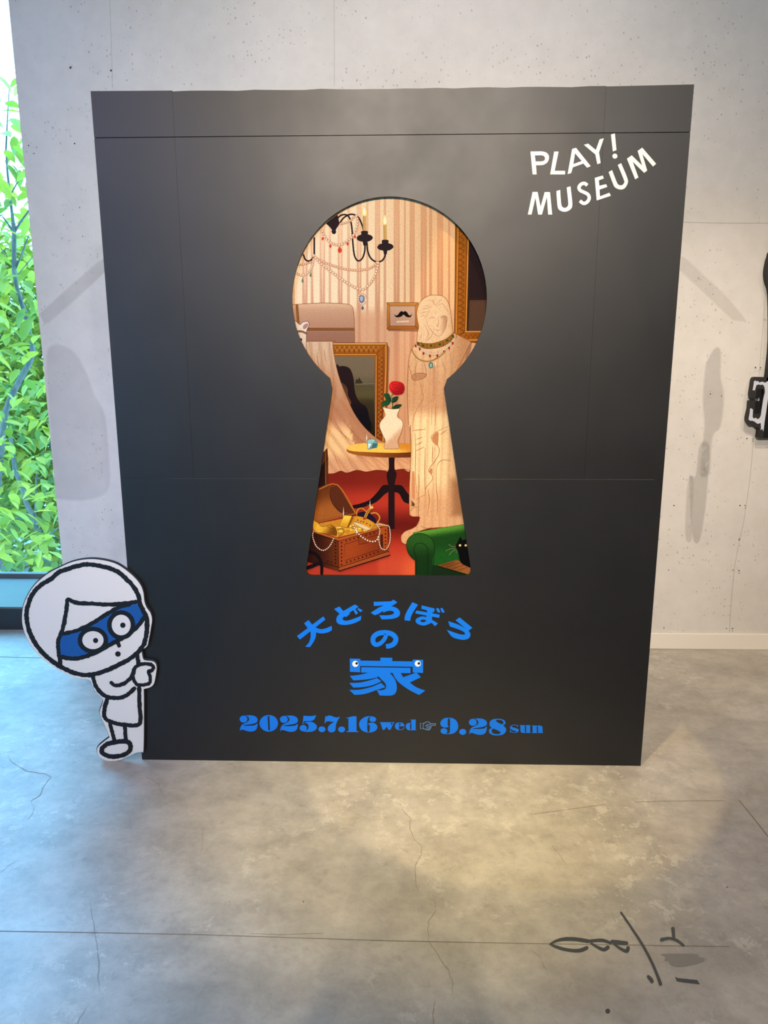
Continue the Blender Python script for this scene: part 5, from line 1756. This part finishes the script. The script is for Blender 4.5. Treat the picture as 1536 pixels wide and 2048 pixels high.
def skinned(name, verts, edges, radii, mats, parent, sub=2, pick=None):
    """one continuous surface grown over a skeleton, then given its materials by region"""
    me = bpy.data.meshes.new(name)
    me.from_pydata([Vector(v) for v in verts], edges, [])
    o = bpy.data.objects.new(name, me)
    COL.objects.link(o)
    o.modifiers.new('skin', 'SKIN')
    for i, r in enumerate(radii):
        me.skin_vertices[0].data[i].radius = r if isinstance(r, tuple) else (r, r)
    me.skin_vertices[0].data[0].use_root = True
    sb = o.modifiers.new('subdivision', 'SUBSURF')
    sb.levels = sb.render_levels = sub
    dg = bpy.context.evaluated_depsgraph_get()
    full = bpy.data.meshes.new_from_object(o.evaluated_get(dg))
    o.modifiers.clear()
    o.data = full
    full.materials.clear()
    for m in mats:
        full.materials.append(m)
    for p in full.polygons:
        p.use_smooth = True
        p.material_index = pick(p.center) if pick else 0
    o.parent = parent
    return o


def region(c):
    if c.z > 1.455 and abs(c.x) < 0.085 and c.y < 0.2:
        return 1                      # neck and face
    if c.z < 0.075:
        return 3
    if c.z < 0.96:
        return 2
    if c.y > 0.375:
        return 1                      # wrists
    return 0


PX, PYY = 0.05, -2.98
man = empty('person', (PX, PYY, 0.0))
tag(man, 'person in dark clothes standing behind the camera raising a phone with both hands', 'person')
V = [(0, 0, 0.95), (0, 0, 1.10), (0, 0.01, 1.28), (0, 0.0, 1.41), (0, 0.01, 1.47), (0, 0.03, 1.54), (0, 0.045, 1.62), (0, 0.045, 1.70)]
E_ = [(0, 1), (1, 2), (2, 3), (3, 4), (4, 5), (5, 6), (6, 7)]
Rr = [(0.15, 0.105), (0.135, 0.095), (0.16, 0.105), (0.11, 0.075), (0.055, 0.055), (0.066, 0.080), (0.078, 0.092), (0.06, 0.07)]
for s in (-1, 1):
    b = len(V)
    V += [(s * 0.09, 0, 0.88), (s * 0.10, 0.015, 0.50), (s * 0.105, -0.01, 0.10), (s * 0.115, 0.10, 0.045), (s * 0.125, 0.17, 0.035)]
    E_ += [(0, b), (b, b + 1), (b + 1, b + 2), (b + 2, b + 3), (b + 3, b + 4)]
    Rr += [0.092, 0.062, 0.042, (0.042, 0.036), (0.036, 0.026)]
    b = len(V)
    V += [(s * 0.17, 0, 1.40), (s * 0.23, 0.08, 1.16), (s * 0.10, 0.33, 1.37), (s * 0.085, 0.385, 1.44)]
    E_ += [(3, b), (b, b + 1), (b + 1, b + 2), (b + 2, b + 3)]
    Rr += [0.058, 0.044, 0.030, 0.028]
body = skinned('body', V, E_, Rr, [M_CLOTH, M_SKIN, M_TROUSER, M_SHOE], man, 2, region)
for s in (-1, 1):
    fv, fe, frd = [(s * 0.085, 0.385, 1.45)], [], [0.024]
    for k in range(4):
        z = 1.475 + 0.020 * k
        b = len(fv)
        fv += [(s * 0.082, 0.405, z), (s * (0.066), 0.437, z + 0.004), (s * 0.048, 0.440, z + 0.002)]
        fe += [(0, b), (b, b + 1), (b + 1, b + 2)]
        frd += [0.010, 0.0085, 0.008]
    b = len(fv)
    fv += [(s * 0.068, 0.385, 1.478), (s * 0.052, 0.402, 1.492)]
    fe += [(0, b), (b, b + 1)]
    frd += [0.010, 0.009]
    skinned('hand', fv, fe, frd, [M_SKIN], body, 1)
hv = bmesh.new()
bmesh.ops.create_uvsphere(hv, u_segments=20, v_segments=12, radius=1.0)
for v in hv.verts:
    v.co = Vector((v.co.x * 0.088, v.co.y * 0.098 + 0.012, v.co.z * 0.098 + 1.685))
hair = bm_obj('hair', hv, M_HAIR, man, True)
for sx in (-1, 1):
    ev = bmesh.new()
    bmesh.ops.create_uvsphere(ev, u_segments=12, v_segments=8, radius=0.011)
    bmesh.ops.translate(ev, verts=ev.verts[:], vec=(sx * 0.030, 0.122, 1.625))
    bm_obj('eye', ev, M_WHITE, man, True)
    rv = bmesh.new()
    bmesh.ops.create_uvsphere(rv, u_segments=12, v_segments=8, radius=1.0)
    for v in rv.verts:
        v.co = Vector((v.co.x * 0.010 + sx * 0.080, v.co.y * 0.020 + 0.045, v.co.z * 0.030 + 1.60))
    bm_obj('ear', rv, M_SKIN, man, True)
nv = bmesh.new()
bmesh.ops.create_cone(nv, segments=10, radius1=0.016, radius2=0.006, depth=0.045, cap_ends=True)
bmesh.ops.translate(nv, verts=nv.verts[:], vec=(0, 0.135, 1.600))
bm_obj('nose', nv, M_SKIN, man, True)
box_obj('mouth', -0.020, 0.020, 0.118, 0.128, 1.553, 1.560, M_HAIR, man, 0.002)
phone = box_obj('phone', -0.039, 0.039, -0.0045, 0.0045, -0.078, 0.078, M_EDGE, None, 0.003)
phone.location = (CAM.x, CAM.y - 0.045, CAM.z - 0.03)
tag(phone, 'dark phone held up in both hands by the person behind the camera', 'phone')
